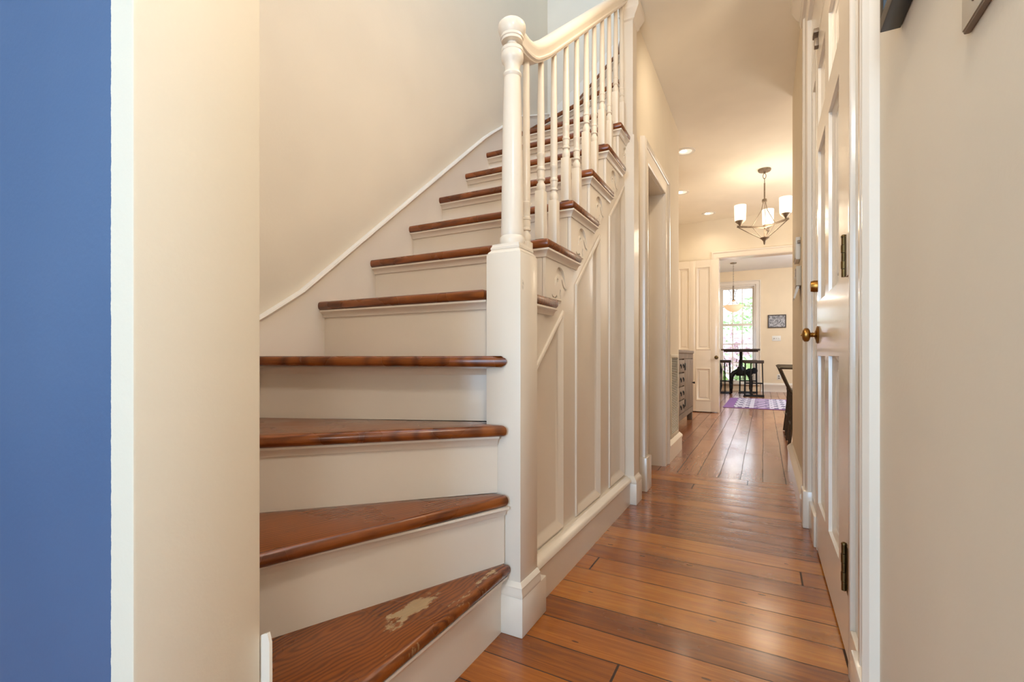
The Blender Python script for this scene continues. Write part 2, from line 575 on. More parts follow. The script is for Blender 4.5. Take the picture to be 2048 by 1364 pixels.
def inset(poly, d):
    """inset of a convex polygon"""
    n = len(poly)
    P = [Vector((a, b)) for a, b in poly]
    area = sum(P[i].x * P[(i + 1) % n].y - P[(i + 1) % n].x * P[i].y for i in range(n))
    s = 1 if area > 0 else -1
    lines = []
    for i in range(n):
        e = (P[(i + 1) % n] - P[i]).normalized()
        nn = Vector((-e.y, e.x)) * s
        lines.append((P[i] + nn * d, e))
    out = []
    for i in range(n):
        p, e = lines[i - 1]; q, f = lines[i]
        den = e.x * f.y - e.y * f.x
        t = ((q.x - p.x) * f.y - (q.y - p.y) * f.x) / den
        r = p + e * t
        out.append((r.x, r.y))
    return out

def tag(o, label, cat, group=None):
    o['label'] = label
    o['category'] = cat
    if group: o['group'] = group
    return o

def thing(name, loc, label, cat, group=None):
    o = bpy.data.objects.new(name, None)
    o.empty_display_size = 0.1
    COL.objects.link(o)
    o.location = loc
    return tag(o, label, cat, group)

def struct(o, label=None, cat=None):
    o['kind'] = 'structure'
    if label:
        o['label'] = label; o['category'] = cat
    return o

def rect(a0, a1, b0, b1):
    return [(a0, b0), (a1, b0), (a1, b1), (a0, b1)]

def px(x):      # on a face looking towards +X, depth into the wall
    return lambda a, b, d: (x - d, a, b)
def nx(x):      # on a face looking towards -X
    return lambda a, b, d: (x + d, a, b)
def ny(y):      # on a face looking towards -Y
    return lambda a, b, d: (a, y + d, b)

# ------------------------------------------------------------------ the setting
CEIL = 2.735
# floors
struct(MB().box(-4.6, 0.6, -3.1, 3.42, -0.12, 0.0).build('floor', M['floor_near'], keep=True),
       'glossy amber pine floor of wide boards laid across the hall', 'floor')
struct(MB().box(-2.2, 3.8, 3.42, 12.4, -0.12, 0.0).build('floor', M['floor_far'], keep=True),
       'glossy brown pine floor of boards running away through the dining room', 'floor')

# ceilings: hall (with the stairwell open), dining room, kitchen, upstairs
b = MB()
b.box(-4.6, -0.62, -3.1, 0.286, CEIL, 2.98)
b.box(-0.634, 0.6, -3.1, 2.70, CEIL, 2.98)
b.box(-0.735, 0.6, 2.70, 4.32, CEIL, 2.98)
b.box(-2.2, 3.8, 4.32, 7.5, CEIL, 2.98)
b.box(0.6, 3.8, 4.0, 4.32, CEIL, 2.98)
struct(b.build('ceiling', M['ceiling'], keep=True), 'cream painted ceiling over hall and dining room', 'ceiling')
struct(MB().box(-2.2, 3.8, 7.5, 12.4, 2.76, 2.98).build('ceiling', M['white_ceiling'], keep=True),
       'white kitchen ceiling seen through the far doorway', 'ceiling')
struct(MB().box(-1.6, 0.7, 0.2, 3.6, 5.2, 5.3).build('ceiling', M['white_ceiling'], keep=True))

# left: the end of the front-room wall, cream with blue beyond the corner
struct(MB().box(-4.6, -0.65, 0.286, 0.446, 0.0, CEIL + 0.2, 0.004).build('wall_left', M['two_tone'], keep=True),
       'cream end of the wall at left with blue paint beyond its corner', 'wall')
# stairwell
struct(MB().box(-1.6, -1.46, 0.446, 3.5, 0.0, 5.2).build('wall_stair', M['wall'], keep=True),
       'tall cream wall rising beside the stairs', 'wall')
struct(MB().box(-1.46, -0.73, 3.35, 3.5, 2.1, 5.2).build('wall_stair_end', M['wall'], keep=True),
       'pale end wall at the top turn of the stairs', 'wall')
struct(MB().box(-1.46, 0.6, 0.246, 0.446, CEIL + 0.245, 5.2).build('wall_upper_front', M['wall'], keep=True))
struct(MB().box(0.6, 0.7, 0.246, 3.5, 2.98, 5.2).build('wall_upper_right', M['wall'], keep=True))
struct(MB().box(-0.73, 0.6, 3.35, 3.5, 2.98, 5.2).build('wall_upper_end', M['wall'], keep=True))
# hall left wall beyond the stairs, with the closet doorway
b = MB()
b.box(-0.73, -0.65, 2.70, 2.980, 0.0, CEIL)
b.box(-0.73, -0.65, 2.980, 3.586, 1.988, CEIL)
b.box(-0.73, -0.65, 3.586, 4.32, 0.0, CEIL)
struct(b.build('wall_hall', M['wall'], keep=True), 'cream hall wall with a doorway and a slatted grille', 'wall')
struct(MB().box(-1.6, -0.80, 3.5, 3.6, 0.0, CEIL).build('wall_closet_back', M['wall'], keep=True))
struct(MB().box(-1.2, -0.73, 4.22, 4.32, 0.0, CEIL).build('wall_dining_front', M['wall'], keep=True))
struct(MB().box(-1.35, -1.2, 4.22, 7.35, 0.0, CEIL).build('wall_dining_left', M['wall'], keep=True))
# right: near wall, door bay, far stretch of hall wall
b = MB()
b.box(0.19, 0.40, -3.1, 1.10, 0.0, CEIL)
b.box(0.25, 0.40, 1.10, 2.72, 0.0, 2.40)
b.box(0.19, 0.40, 1.10, 2.72, 2.40, CEIL)
b.box(0.19, 0.40, 2.72, 4.13, 0.0, CEIL)
struct(b.build('wall_right', M['wall'], keep=True), 'cream wall along the right side of the hall', 'wall')
struct(MB().box(0.40, 3.7, 4.0, 4.13, 0.0, CEIL).build('wall_dining_near', M['wall'], keep=True))
struct(MB().box(3.6, 3.75, 4.13, 12.2, 0.0, CEIL).build('wall_dining_right', M['wall'], keep=True))
# front of the house, behind the camera
struct(MB().box(-4.6, 0.5, -3.2, -3.1, 0.0, CEIL).build('wall_front', M['wall'], keep=True))
struct(MB().box(-4.7, -4.6, -3.2, 0.446, 0.0, CEIL).build('wall_front_room_side', M['wall'], keep=True))
# wall between dining room and kitchen
b = MB()
b.box(-2.2, -0.575, 7.35, 7.50, 0.0, CEIL)
b.box(-0.575, 0.628, 7.35, 7.50, 2.195, CEIL)
b.box(0.628, 3.7, 7.35, 7.50, 0.0, CEIL)
struct(b.build('wall_dining_back', M['wall'], keep=True), 'cream dining room wall with the wide doorway to the kitchen', 'wall')
# kitchen
b = MB()
WX0, WX1, WZ0, WZ1 = -0.92, -0.16, 0.17, 2.43
b.box(-2.2, WX0, 12.2, 12.36, 0.0, 2.76)
b.box(WX1, 3.7, 12.2, 12.36, 0.0, 2.76)
b.box(WX0, WX1, 12.2, 12.36, 0.0, WZ0)
b.box(WX0, WX1, 12.2, 12.36, WZ1, 2.76)
struct(b.build('wall_kitchen_back', M['kitchen_wall'], keep=True), 'peach kitchen back wall with tall window and small picture', 'wall')
struct(MB().box(-2.3, -2.2, 7.35, 12.36, 0.0, 2.76).build('wall_kitchen_left', M['kitchen_wall'], keep=True))

# ---- casings and skirtings
CASE = [(0, 0), (0, 0.016), (0.006, 0.020), (0.018, 0.020), (0.026, 0.015), (0.085, 0.017), (0.092, 0.026), (0.104, 0.030), (0.118, 0.024), (0.122, 0.0)]
def scaled(prof, ka, kb): return [(a * ka, b * kb) for a, b in prof]
BASE_CAP = [(0.0, 0.0), (0.0, 0.030), (0.105, 0.030), (0.112, 0.036), (0.126, 0.036), (0.134, 0.030), (0.142, 0.020), (0.150, 0.012), (0.150, 0.0)]

# understair closet doorway: casing, jamb, plinth at its near side
b = MB()
b.sweep(scaled(CASE, 1.05, 1.2), [(-0.65, 2.986, 0.0), (-0.65, 2.986, 1.978), (-0.65, 3.579, 1.978), (-0.65, 3.579, 0.0)], (1, 0, 0))
b.box(-0.785, -0.6485, 2.972, 2.990, 0.0, 1.972)
b.box(-0.785, -0.6485, 3.575, 3.592, 0.0, 1.972)
b.box(-0.785, -0.6485, 2.972, 3.592, 1.972, 1.994)
b.box(-0.655, -0.606, 2.85, 2.975, 0.0, 0.20, 0.004)
struct(b.build('trim_1', M['trim']), 'linen painted casing around the doorway past the stairs', 'trim')
b = MB()
for z0, z1 in ((0.0, 0.2), (0.85, 1.0), (1.86, 1.972)): b.box(-0.77, -0.745, 2.99, 3.575, z0, z1)
b.box(-0.77, -0.745, 2.99, 3.08, 0.2, 0.85)
b.box(-0.77, -0.745, 2.99, 3.08, 1.0, 1.86)
b.box(-0.77, -0.745, 3.485, 3.575, 0.2, 0.85)
b.box(-0.77, -0.745, 3.485, 3.575, 1.0, 1.86)
d = b.build('door_2', M['trim'])
struct(d, 'closed linen painted door inside the doorway past the stairs', 'door')
for z0, z1 in ((0.2, 0.85), (1.0, 1.86)):
    MB().panel(rect(3.08, 3.485, z0, z1), [(0, 0), (0.008, 0.004), (0.02, 0.010), (0.035, 0.012)], px(-0.745)).build('panel', M['trim'], d)

b = MB()
b.sweep(BASE_CAP, [(-0.65, 3.705, 0.0), (-0.65, 4.30, 0.0)], (1, 0, 0))
struct(b.build('baseboard_hall_left', M['trim']), 'tall linen baseboard under the slatted grille', 'baseboard')
b = MB()
b.sweep(BASE_CAP, [(0.19, 4.13, 0.0), (0.19, 2.70, 0.0)], (-1, 0, 0))
struct(b.build('baseboard_hall_right', M['trim']), 'linen baseboard along the right hall wall', 'baseboard')
b = MB().sweep(scaled(BASE_CAP, 1.3, 0.9), [(WX1 + 0.1, 12.2, 0), (3.6, 12.2, 0)], (0, -1, 0))
struct(b.build('baseboard_kitchen', M['trim']), 'linen baseboard along the kitchen back wall', 'baseboard')
b = MB().sweep(scaled(BASE_CAP, 1.2, 0.9), [(0.75, 7.35, 0), (3.6, 7.35, 0)], (0, -1, 0))
struct(b.build('baseboard_dining', M['trim']))

# doorway dining room -> kitchen
b = MB()
b.sweep(scaled(CASE, 0.78, 1.0), [(-0.567, 7.35, 0.0), (-0.567, 7.35, 2.185), (0.62, 7.35, 2.185), (0.62, 7.35, 0.0)], (0, -1, 0))
b.box(-0.580, -0.560, 7.345, 7.505, 0.0, 2.180)
b.box(0.613, 0.633, 7.345, 7.505, 0.0, 2.180)
b.box(-0.580, 0.633, 7.345, 7.505, 2.180, 2.20)
struct(b.build('trim_2', M['trim']), 'linen casing around the wide kitchen doorway', 'trim')

# open panelled leaf folded back beside the kitchen doorway
LY = 7.262
b = MB()
xs = [(-1.19, -1.10), (-0.94, -0.86), (-0.66, -0.556)]
for x0, x1 in xs: b.box(x0, x1, LY, LY + 0.036, 0.012, 2.16, 0.002)
for z0, z1 in ((0.012, 0.165), (0.63, 0.885), (2.07, 2.16)):
    for x0, x1 in ((-1.10, -0.94), (-0.86, -0.66)): b.box(x0, x1, LY, LY + 0.036, z0, z1)
d = b.build('door_3', M['trim'])
struct(d, 'open panelled door leaf folded back against the dining room wall', 'door')
for x0, x1 in ((-1.10, -0.94), (-0.86, -0.66)):
    for z0, z1 in ((0.165, 0.63), (0.885, 2.07)):
        MB().panel(rect(x0, x1, z0, z1), [(0, 0), (0.004, -0.006), (0.012, -0.006), (0.024, 0.008), (0.030, 0.010), (0.045, 0.010), (0.05, 0.004)], ny(LY)).build('panel', M['trim'], d)
MB().lathe([(0.008, 0.0), (0.008, -0.025), (0.022, -0.032), (0.027, -0.045), (0.02, -0.058), (0.004, -0.062)], (-0.585, LY, 0.78), 'Y', 14).build('door_knob', M['old_brass'], d)

# ---- kitchen window
WF = 12.2
b = MB()
b.sweep(scaled(CASE, 0.82, 1.2), [(WX0, WF, WZ0), (WX0, WF, WZ1), (WX1, WF, WZ1), (WX1, WF, WZ0)], (0, -1, 0))
b.box(WX0, WX0 + 0.03, WF, WF + 0.16, WZ0, WZ1)
b.box(WX1 - 0.03, WX1, WF, WF + 0.16, WZ0, WZ1)
b.box(WX0 + 0.03, WX1 - 0.03, WF, WF + 0.16, WZ1 - 0.03, WZ1)
w = b.build('window_1', M['trim'])
struct(w, 'tall sash window of small panes lighting the kitchen', 'window')
MB().box(WX0 - 0.08, WX1 + 0.08, WF - 0.05, WF + 0.16, WZ0 - 0.03, WZ0 + 0.01, 0.006).build('window_sill', M['trim'], w)
def sash(name, z0, z1, y, rows):
    b = MB()
    x0, x1 = WX0 + 0.03, WX1 - 0.03
    b.box(x0, x0 + 0.045, y, y + 0.035, z0, z1); b.box(x1 - 0.045, x1, y, y + 0.035, z0, z1)
    b.box(x0 + 0.045, x1 - 0.045, y, y + 0.035, z0, z0 + 0.05); b.box(x0 + 0.045, x1 - 0.045, y, y + 0.035, z1 - 0.05, z1)
    for k in (1, 2):
        xm = x0 + 0.045 + (x1 - x0 - 0.09) * k / 3
        b.box(xm - 0.010, xm + 0.010, y + 0.005, y + 0.03, z0 + 0.05, z1 - 0.05)
    for k in range(1, rows):
        zm = z0 + 0.05 + (z1 - z0 - 0.10) * k / rows
        b.box(x0 + 0.045, x1 - 0.045, y + 0.006, y + 0.029, zm - 0.010, zm + 0.010)
    s = b.build(name, M['trim'], w)
    MB().box(x0 + 0.03, x1 - 0.03, y + 0.016, y + 0.019, z0 + 0.03, z1 - 0.03).build('pane', M['glass'], s)
sash('upper_sash', 1.50, 2.40, WF + 0.085, 2)
sash('lower_sash', 0.18, 1.55, WF + 0.045, 3)

# ------------------------------------------------------------------ right door with its panelled surround
DX = 0.193
b = MB()
ycols = [(1.67, 1.92), (2.02, 2.27)]
rows = [(0.21, 0.80), (1.016, 1.62), (1.723, 1.955)]
for y0, y1 in ((1.495, 1.67), (1.92, 2.02), (2.27, 2.318)): b.box(DX, DX + 0.04, y0, y1, 0.012, 2.075)
for z0, z1 in ((0.012, 0.21), (0.80, 1.016), (1.62, 1.723), (1.955, 2.075)):
    for y0, y1 in ycols: b.box(DX, DX + 0.04, y0, y1, z0, z1)
door = b.build('door_1', M['trim'])
struct(door, 'closed six panel linen painted door with brass knob on the right', 'door')
for y0, y1 in ycols:
    for z0, z1 in rows:
        MB().panel(rect(y0, y1, z0, z1), [(0, 0), (0.001, 0.010), (0.016, 0.016), (0.02, 0.020), (0.045, 0.022), (0.05, 0.018)], nx(DX)).build('panel', M['trim'], door)
# knob with rose
kn = MB().lathe([(0.034, 0.0), (0.036, -0.003), (0.032, -0.007), (0.020, -0.010), (0.013, -0.013)], (DX, 2.262, 0.885), 'X', 20).build('rose', M['brass'], door)
MB().lathe([(0.010, -0.010), (0.0085, -0.016), (0.010, -0.020), (0.0085, -0.023), (0.010, -0.027), (0.020, -0.029), (0.0265, -0.034), (0.0285, -0.041), (0.0270, -0.048), (0.020, -0.054), (0.008, -0.0565), (0.004, -0.057), (0.0035, -0.060)], (DX, 2.262, 0.885), 'X', 20).build('door_knob', M['brass'], door)
# deadbolt turn
db = MB().lathe([(0.024, 0.0), (0.024, -0.012), (0.021, -0.024), (0.006, -0.026)], (DX, 2.29, 1.083), 'X', 18)
db.build('deadbolt', M['brass'], door)
# hinges
def hinge(z0, z1):
    y = 1.492
    b = MB()
    n = 5
    for k in range(n):
        a0 = z0 + (z1 - z0) * k / n; a1 = z0 + (z1 - z0) * (k + 1) / n
        r = 0.0068 if k % 2 else 0.0058
        b.lathe([(r, a0 + 0.0006), (r, a1 - 0.0006)], (DX - 0.0085, y + 0.010, 0), 'Z', 12)
    b.lathe([(0.007, z1), (0.006, z1 + 0.004), (0.002, z1 + 0.006)], (DX - 0.0085, y + 0.010, 0), 'Z', 12)
    b.box(DX - 0.004, DX - 0.0005, y - 0.030, y + 0.012, z0, z1)
    b.build('hinge', M['old_brass'], door)
for z0, z1 in ((0.19, 0.31), (1.005, 1.110), (1.815, 1.92)): hinge(z0, z1)
MB().box(DX - 0.006, DX - 0.0045, 1.460, 1.492, 1.004, 1.111, 0.0005).build('hinge_leaf', M['trim'], door)
# door contact sensor at the head
b = MB()
b.box(DX - 0.014, DX, 2.245, 2.275, 2.035, 2.066, 0.002)
b.box(DX - 0.018, DX, 2.235, 2.290, 2.083, 2.100, 0.002)
b.build('contact_sensor', M['bronze'], door)

# frame around the door: jambs, flanking panelled strips, outer casings, head
b = MB()
b.box(0.192, 0.25, 1.444, 1.490, 0.0, 2.124, 0.002)
b.box(0.186, 0.25, 1.420, 1.446, 0.0, 2.126, 0.004)
b.box(0.192, 0.25, 2.322, 2.352, 0.0, 2.124, 0.002)
b.box(0.1925, 0.25, 1.446, 2.352, 2.080, 2.122, 0.002)
b.box(0.196, 0.25, 1.18, 2.62, 2.12, 2.36)
# near flanking strip
b.box(0.1975, 0.25, 1.15, 1.262, 0.0, 2.118)
b.box(0.1975, 0.25, 1.262, 1.38, 0.80, 1.016)
b.box(0.1975, 0.25, 1.262, 1.38, 0.0, 0.25)
b.box(0.1975, 0.25, 1.262, 1.38, 1.955, 2.118)
b.box(0.1975, 0.25, 1.38, 1.425, 0.0, 2.118)
# far flanking strip
b.box(0.1965, 0.25, 2.350, 2.42, 0.0, 2.119)
b.box(0.1965, 0.25, 2.54, 2.64, 0.0, 2.119)
b.box(0.1965, 0.25, 2.42, 2.54, 0.0, 0.16)
b.box(0.1965, 0.25, 2.42, 2.54, 1.99, 2.119)
b.box(0.184, 0.25, 2.353, 2.60, 0.0, 0.13, 0.004)
b.box(0.186, 0.25, 1.25, 1.419, 0.0, 0.13, 0.004)
# outer casings with moulded fronts and plinths
CP = [(0.0, 0.0), (0.0, 0.016), (0.012, 0.024), (0.030, 0.024), (0.036, 0.019), (0.078, 0.021), (0.086, 0.029), (0.104, 0.031), (0.116, 0.022), (0.116, 0.0)]
b.sweep(CP, [(0.196, 2.60, 0.0), (0.196, 2.60, 2.355), (0.196, 1.215, 2.355), (0.196, 1.215, 0.0)], (-1, 0, 0))
b.box(0.160, 0.25, 2.595, 2.725, 0.0, 0.172, 0.004)
b.box(0.164, 0.25, 1.095, 1.245, 0.0, 0.172, 0.004)
HEAD = [(0.0, 0.0), (0.0, 0.034), (0.02, 0.040), (0.035, 0.040), (0.05, 0.055), (0.09, 0.075), (0.10, 0.075), (0.10, 0.0)]
b.sweep(HEAD, [(0.196, 2.76, 2.42), (0.196, 1.06, 2.42)], (-1, 0, 0))
sur = b.build('trim_3', M['trim'])
struct(sur, 'moulded linen surround with narrow panelled strips beside the right door', 'trim')
ST = [(0, 0), (0.006, 0.012), (0.016, 0.016), (0.03, 0.018)]
for z0, z1 in ((0.25, 0.80), (1.016, 1.955)):
    MB().panel(rect(1.262, 1.38, z0, z1), ST, nx(0.198)).build('panel', M['trim'], sur)
MB().panel(rect(2.42, 2.54, 0.16, 1.99), ST, nx(0.197)).build('panel', M['trim'], sur)

# ------------------------------------------------------------------ staircase
R = 0.20
stair = thing('staircase', (-0.67, 1.27, 0.0), 'linen painted staircase with brown wooden treads, turned newel and balusters', 'staircase')
XN, XR, XW = -0.641, -0.666, -1.455         # nosing end, riser end, wall side
NOSE = {5: 1.215, 6: 1.478, 7: 1.722, 8: 1.952, 9: 2.190, 10: 2.415, 11: 2.650}
TH = 0.032
COVE = [(0.0, 0.0), (0.0, 0.022), (-0.006, 0.022), (-0.010, 0.014), (-0.018, 0.008), (-0.024, 0.006), (-0.024, 0.0)]
COVEZ = [(0.0, 0.0), (0.022, 0.0), (0.022, -0.006), (0.014, -0.010), (0.008, -0.018), (0.006, -0.026), (0.0, -0.026)]

def round_corner(p, r=0.014):
    return p

def cove(parent, path, z):
    MB().sweep(COVEZ, [(x, y, z - TH) for x, y in path], (0, 0, 1)).build('cove_moulding', M['stair_paint'], parent)

# straight flight, treads 5..11
for k in range(5, 12):
    z = k * R
    y0 = NOSE[k]
    y1 = NOSE.get(k + 1, 2.78) + 0.040
    xe = XN
    c = 0.010
    ex = XN if k < 11 else -0.69
    poly = [(XW, y0), (ex - c, y0), (ex - c * 0.3, y0 + c * 0.3), (ex, y0 + c)]
    if k < 11:
        ye = NOSE[k + 1] + 0.076
        if k == 5: poly = [(XW, y0), (-0.735, y0), (-0.735, 1.338), (ex, 1.338)]
        if k == 10: ye = 2.620
        poly += [(ex, ye + 0.012), (ex - 0.006, ye + 0.024), (XR - 0.002, ye + 0.026), (XR - 0.002, y1 if k < 10 else ye + 0.026)]
        if k == 10: poly += [(-0.70, ye + 0.026), (-0.70, y1)]
    else:
        poly += [(ex, y1)]
    poly += [(XW, y1)]
    t = MB().slab(poly, z - TH, z, 0.013, 3).build('tread', M['tread'], stair)
    yr = y0 + 0.030
    if k == 5:
        cove(t, [(-0.733, yr), (XW, yr)], z)
        MB().sweep(COVEZ, [(XR, 1.478 + 0.090, z - TH), (XR, 1.338, z - TH)], (0, 0, 1)).build('cove_moulding', M['stair_paint'], t)
    elif k < 11:
        ye = (NOSE[k + 1] + 0.088) if k < 10 else 2.612
        cove(t, [(XR, ye), (XR, yr), (XW, yr)], z)
    else:
        cove(t, [(-0.70, yr), (XW, yr)], z)
    xr1 = XR - 0.0115 if k not in (5, 11) else (-0.733 if k == 5 else -0.70)
    MB().box(XW, xr1, yr, yr + 0.018, z - R, z - TH + 0.004).build('riser', M['stair_paint'], stair)

# lower winders 1..4 (plan lines of the risers, nosing 30 mm in front)
WP = (-0.668, 1.205)
def along(p, ang, t): return (p[0] - math.sin(ang) * t, p[1] - math.cos(ang) * t)
# riser lines as (inner point, outer point)
RL = {1: ((-0.672, 1.212), (-0.672, 0.452)),
      2: ((-0.664, 1.212), (-1.022, 0.452)),
      3: ((-0.690, 1.217), (-1.452, 0.470)),
      4: ((-0.728, 1.275), (-1.455, 0.985)),
      5: ((-0.728, 1.245), (-1.455, 1.245))}
def off(line, d):
    (x0, y0), (x1, y1) = line
    L = math.hypot(x1 - x0, y1 - y0)
    nx_, ny_ = (y1 - y0) / L, -(x1 - x0) / L      # points towards the climber
    if k_sign(line) < 0: nx_, ny_ = -nx_, -ny_
    return [(x0 + nx_ * d, y0 + ny_ * d), (x1 + nx_ * d, y1 + ny_ * d)]
def k_sign(line):
    (x0, y0), (x1, y1) = line
    nx_, ny_ = (y1 - y0), -(x1 - x0)
    return 1 if (nx_ * 1.0 + ny_ * -0.55) > 0 else -1
def extend(p, q, y=None, x=None):
    if y is not None: t = (y - p[1]) / (q[1] - p[1])
    else: t = (x - p[0]) / (q[0] - p[0])
    return (p[0] + (q[0] - p[0]) * t, p[1] + (q[1] - p[1]) * t)
YN = 0.452                                                   # face of the near wall
tips = {1: (-0.645, 1.214), 2: (-0.648, 1.206), 3: (-0.652, 1.204), 4: (-0.656, 1.212)}
ends = {1: (-0.645, YN), 2: (-0.966, YN), 3: (-1.452, 0.420), 4: (-1.455, 0.900), 5: (-1.455, 1.262)}
for k in (1, 2, 3, 4):
    z = k * R
    tip = tips[k]
    poly = [ends[k]]
    # front edge up to the tip, rounded over the corner
    fx, fy = tip[0] - ends[k][0], tip[1] - ends[k][1]
    L = math.hypot(fx, fy); fx /= L; fy /= L
    poly.append((tip[0] - fx * 0.02, tip[1] - fy * 0.02))
    poly.append(tip)
    r0, r1 = RL[k + 1]
    bx, by = (r1[0] - r0[0]), (r1[1] - r0[1])
    LL = math.hypot(bx, by)
    n_in = (-by / LL, bx / LL) if (-by / LL) < 0 or k == 4 else (by / LL, -bx / LL)
    if k == 4: n_in = (0.0, 1.0)
    inner = (max(-0.735, r0[0] + n_in[0] * 0.015), 1.216)
    poly.append((tip[0] - 0.012, 1.216))
    poly.append((-0.729, 1.216) if k >= 3 else (-0.70, 1.216))
    if k >= 3: poly.append((-0.732, 1.262))
    if k == 4:
        poly += [(-1.455, 1.262)]
    elif k == 3:
        poly += [(-1.455, r1[1] + 0.02 )]
    elif k == 2:
        poly += [(-1.455, 0.50), (-1.455, YN)]
    else:
        poly += [(r1[0] - 0.02, YN)]
    if k == 3: poly[0] = (-1.424, YN) ; poly.append((-1.455, YN))
    t = MB().slab(poly, z - TH, z, 0.013, 3).build('tread', M['winder_%d' % k], stair)
    r0, r1 = RL[k]
    if k == 1:
        cp = [(-0.672, 1.205), (-0.672, YN)]
    else:
        cp = [r0, r1]
    cove(t, cp, z)
    # riser: a thin board behind the cove line
    L = math.hypot(r1[0] - r0[0], r1[1] - r0[1])
    ux, uy = (r1[0] - r0[0]) / L, (r1[1] - r0[1]) / L
    nxx, nyy = (uy, -ux)
    if nxx > 0 or (k == 4 and nyy < 0): nxx, nyy = -nxx, -nyy
    if k == 3 and nyy < 0: nxx, nyy = -nxx, -nyy
    MB().slab([r0, r1, (r1[0] + nxx * 0.012, r1[1] + nyy * 0.012), (r0[0] + nxx * 0.012, r0[1] + nyy * 0.012)], z - R + (0.0 if k == 1 else 0.0), z - TH + 0.004).build('riser', M['stair_paint'], stair)

# upper winders 12..14 turning right round the post
UP = (-0.690, 2.70)
for k, a0, a1 in ((12, 22.5, 45), (13, 45, 67.5), (14, 67.5, 90)):
    z = k * R
    def hit(a):
        a = math.radians(a)
        dx, dy = -math.cos(a), math.sin(a)
        t = min((XW - UP[0]) / dx if dx < -1e-6 else 9, (3.345 - UP[1]) / dy if dy > 1e-6 else 9)
        return (UP[0] + dx * t, UP[1] + dy * t)
    A, B = hit(a0), hit(a1)
    B = (B[0] + 0.03, min(3.345, B[1] + 0.03))
    poly = [UP, (UP[0], UP[1] + 0.05), B] + ([(XW, 3.345)] if a0 < 38.9 < a1 else []) + [A]
    t = MB().slab(poly, z - TH, z, 0.012, 3).build('tread', M['tread'], stair)
    ux, uy = A[0] - UP[0], A[1] - UP[1]
    L = math.hypot(ux, uy); ux /= L; uy /= L
    n = (uy, -ux) if uy * 0.5 - ux * 0.5 < 0 else (-uy, ux)
    n = (-abs(uy) * -1 if False else uy, -ux)
    # inward = turning direction (towards larger angle): rotate u clockwise
    n = (uy, -ux)
    p0 = (UP[0] + n[0] * 0.028, UP[1] + n[1] * 0.028)
    p1 = (A[0] + n[0] * 0.028 - ux * 0.012, min(3.345, A[1] + n[1] * 0.028 - uy * 0.012))
    MB().slab([p0, p1, (p1[0] + n[0] * 0.015, p1[1] + n[1] * 0.015), (p0[0] + n[0] * 0.015, p0[1] + n[1] * 0.015)], z - R, z - TH + 0.004).build('riser', M['stair_paint'], stair)
    MB().sweep(COVEZ, [(p0[0], p0[1], z - TH), (p1[0], p1[1], z - TH)][::1], (0, 0, 1)).build('cove_moulding', M['stair_paint'], t)

# skirting boards against the walls
top = [(0.455, 0.66), (0.70, 0.775), (0.86, 0.845), (1.008, 0.932), (1.151, 1.026), (1.265, 1.122), (1.384, 1.223), (2.40, 2.075), (2.50, 2.150), (2.608, 2.225), (2.75, 2.330), (2.885, 2.420), (3.00, 2.470), (3.303, 2.620), (3.345, 2.640)]
sk = MB().prism([(0.455, 0.0)] + top + [(3.345, 2.1), (2.4, 1.3), (1.4, 0.4), (1.2, 0.0)], lambda a, b_, d: (-1.46 + d, a, b_), 0.0, 0.016)
so = sk.build('skirt_board', M['stair_paint'], stair)
bead = [(-0.006, 0.0), (-0.006, 0.020), (0.000, 0.024), (0.006, 0.021), (0.008, 0.012), (0.008, 0.0)]
MB().sweep(bead, [(-1.46, y, z) for y, z in top], (1, 0, 0)).build('bead', M['stair_paint'], so)
MB().prism([(-1.444, 2.12), (-1.444, 2.64), (-1.2, 2.80), (-0.70, 3.22), (-0.70, 2.12)], lambda a, b_, d: (a, 3.35 - d, b_), 0.0, 0.014).build('skirt_board', M['stair_paint'], stair)
MB().prism([(-0.672, 0.0), (-0.672, 0.372), (-0.650, 0.392), (-0.637, 0.398), (-0.632, 0.385), (-0.630, 0.0)][::-1], lambda a, b_, d: (a, 0.447 + d, b_), 0.0, 0.0045).build('skirt_board', M['stair_paint'], stair)

# panelled spandrel under the flight
SX = -0.673
pt = lambda y: 0.778 + 0.845 * (y - 1.452)
holes = [rect(1.395, 1.686, 0.152, 0.5), rect(1.821, 2.147, 0.152, 0.5), rect(2.291, 2.577, 0.152, 0.5)]
holes = [[(y0, 0.152), (y1, 0.152), (y1, pt(y1)), (y0, pt(y0))] for (y0, _), (y1, _), _, _ in holes]
step = [(1.334, 0.0), (1.334, 0.966)]
for k in range(6, 11):
    yr = NOSE[k] + 0.034
    step += [(yr, (k - 1) * R - TH), (yr, k * R - TH)]
step += [(2.60, 10 * R - TH), (2.60, 0.0)]
sp = MB().plate(step, holes, px(SX), 0.014).build('spandrel', M['stair_paint'], stair)
for h in holes:
    MB().panel(h, [(0.0, 0.002), (0.003, -0.006), (0.010, -0.008), (0.020, -0.002), (0.030, 0.004), (0.036, 0.010), (0.042, 0.012)], px(SX)).build('panel', M['stair_paint'], sp)
BB = [(0.0, 0.0), (0.0, 0.036), (0.112, 0.036), (0.116, 0.040), (0.122, 0.043), (0.132, 0.041), (0.140, 0.033), (0.143, 0.022), (0.150, 0.016), (0.150, 0.0)]
MB().sweep(BB, [(SX, 1.376, 0.0), (SX, 2.582, 0.0), (-0.636, 2.582, 0.0)][:2], (1, 0, 0)).build('base_moulding', M['stair_paint'], sp)

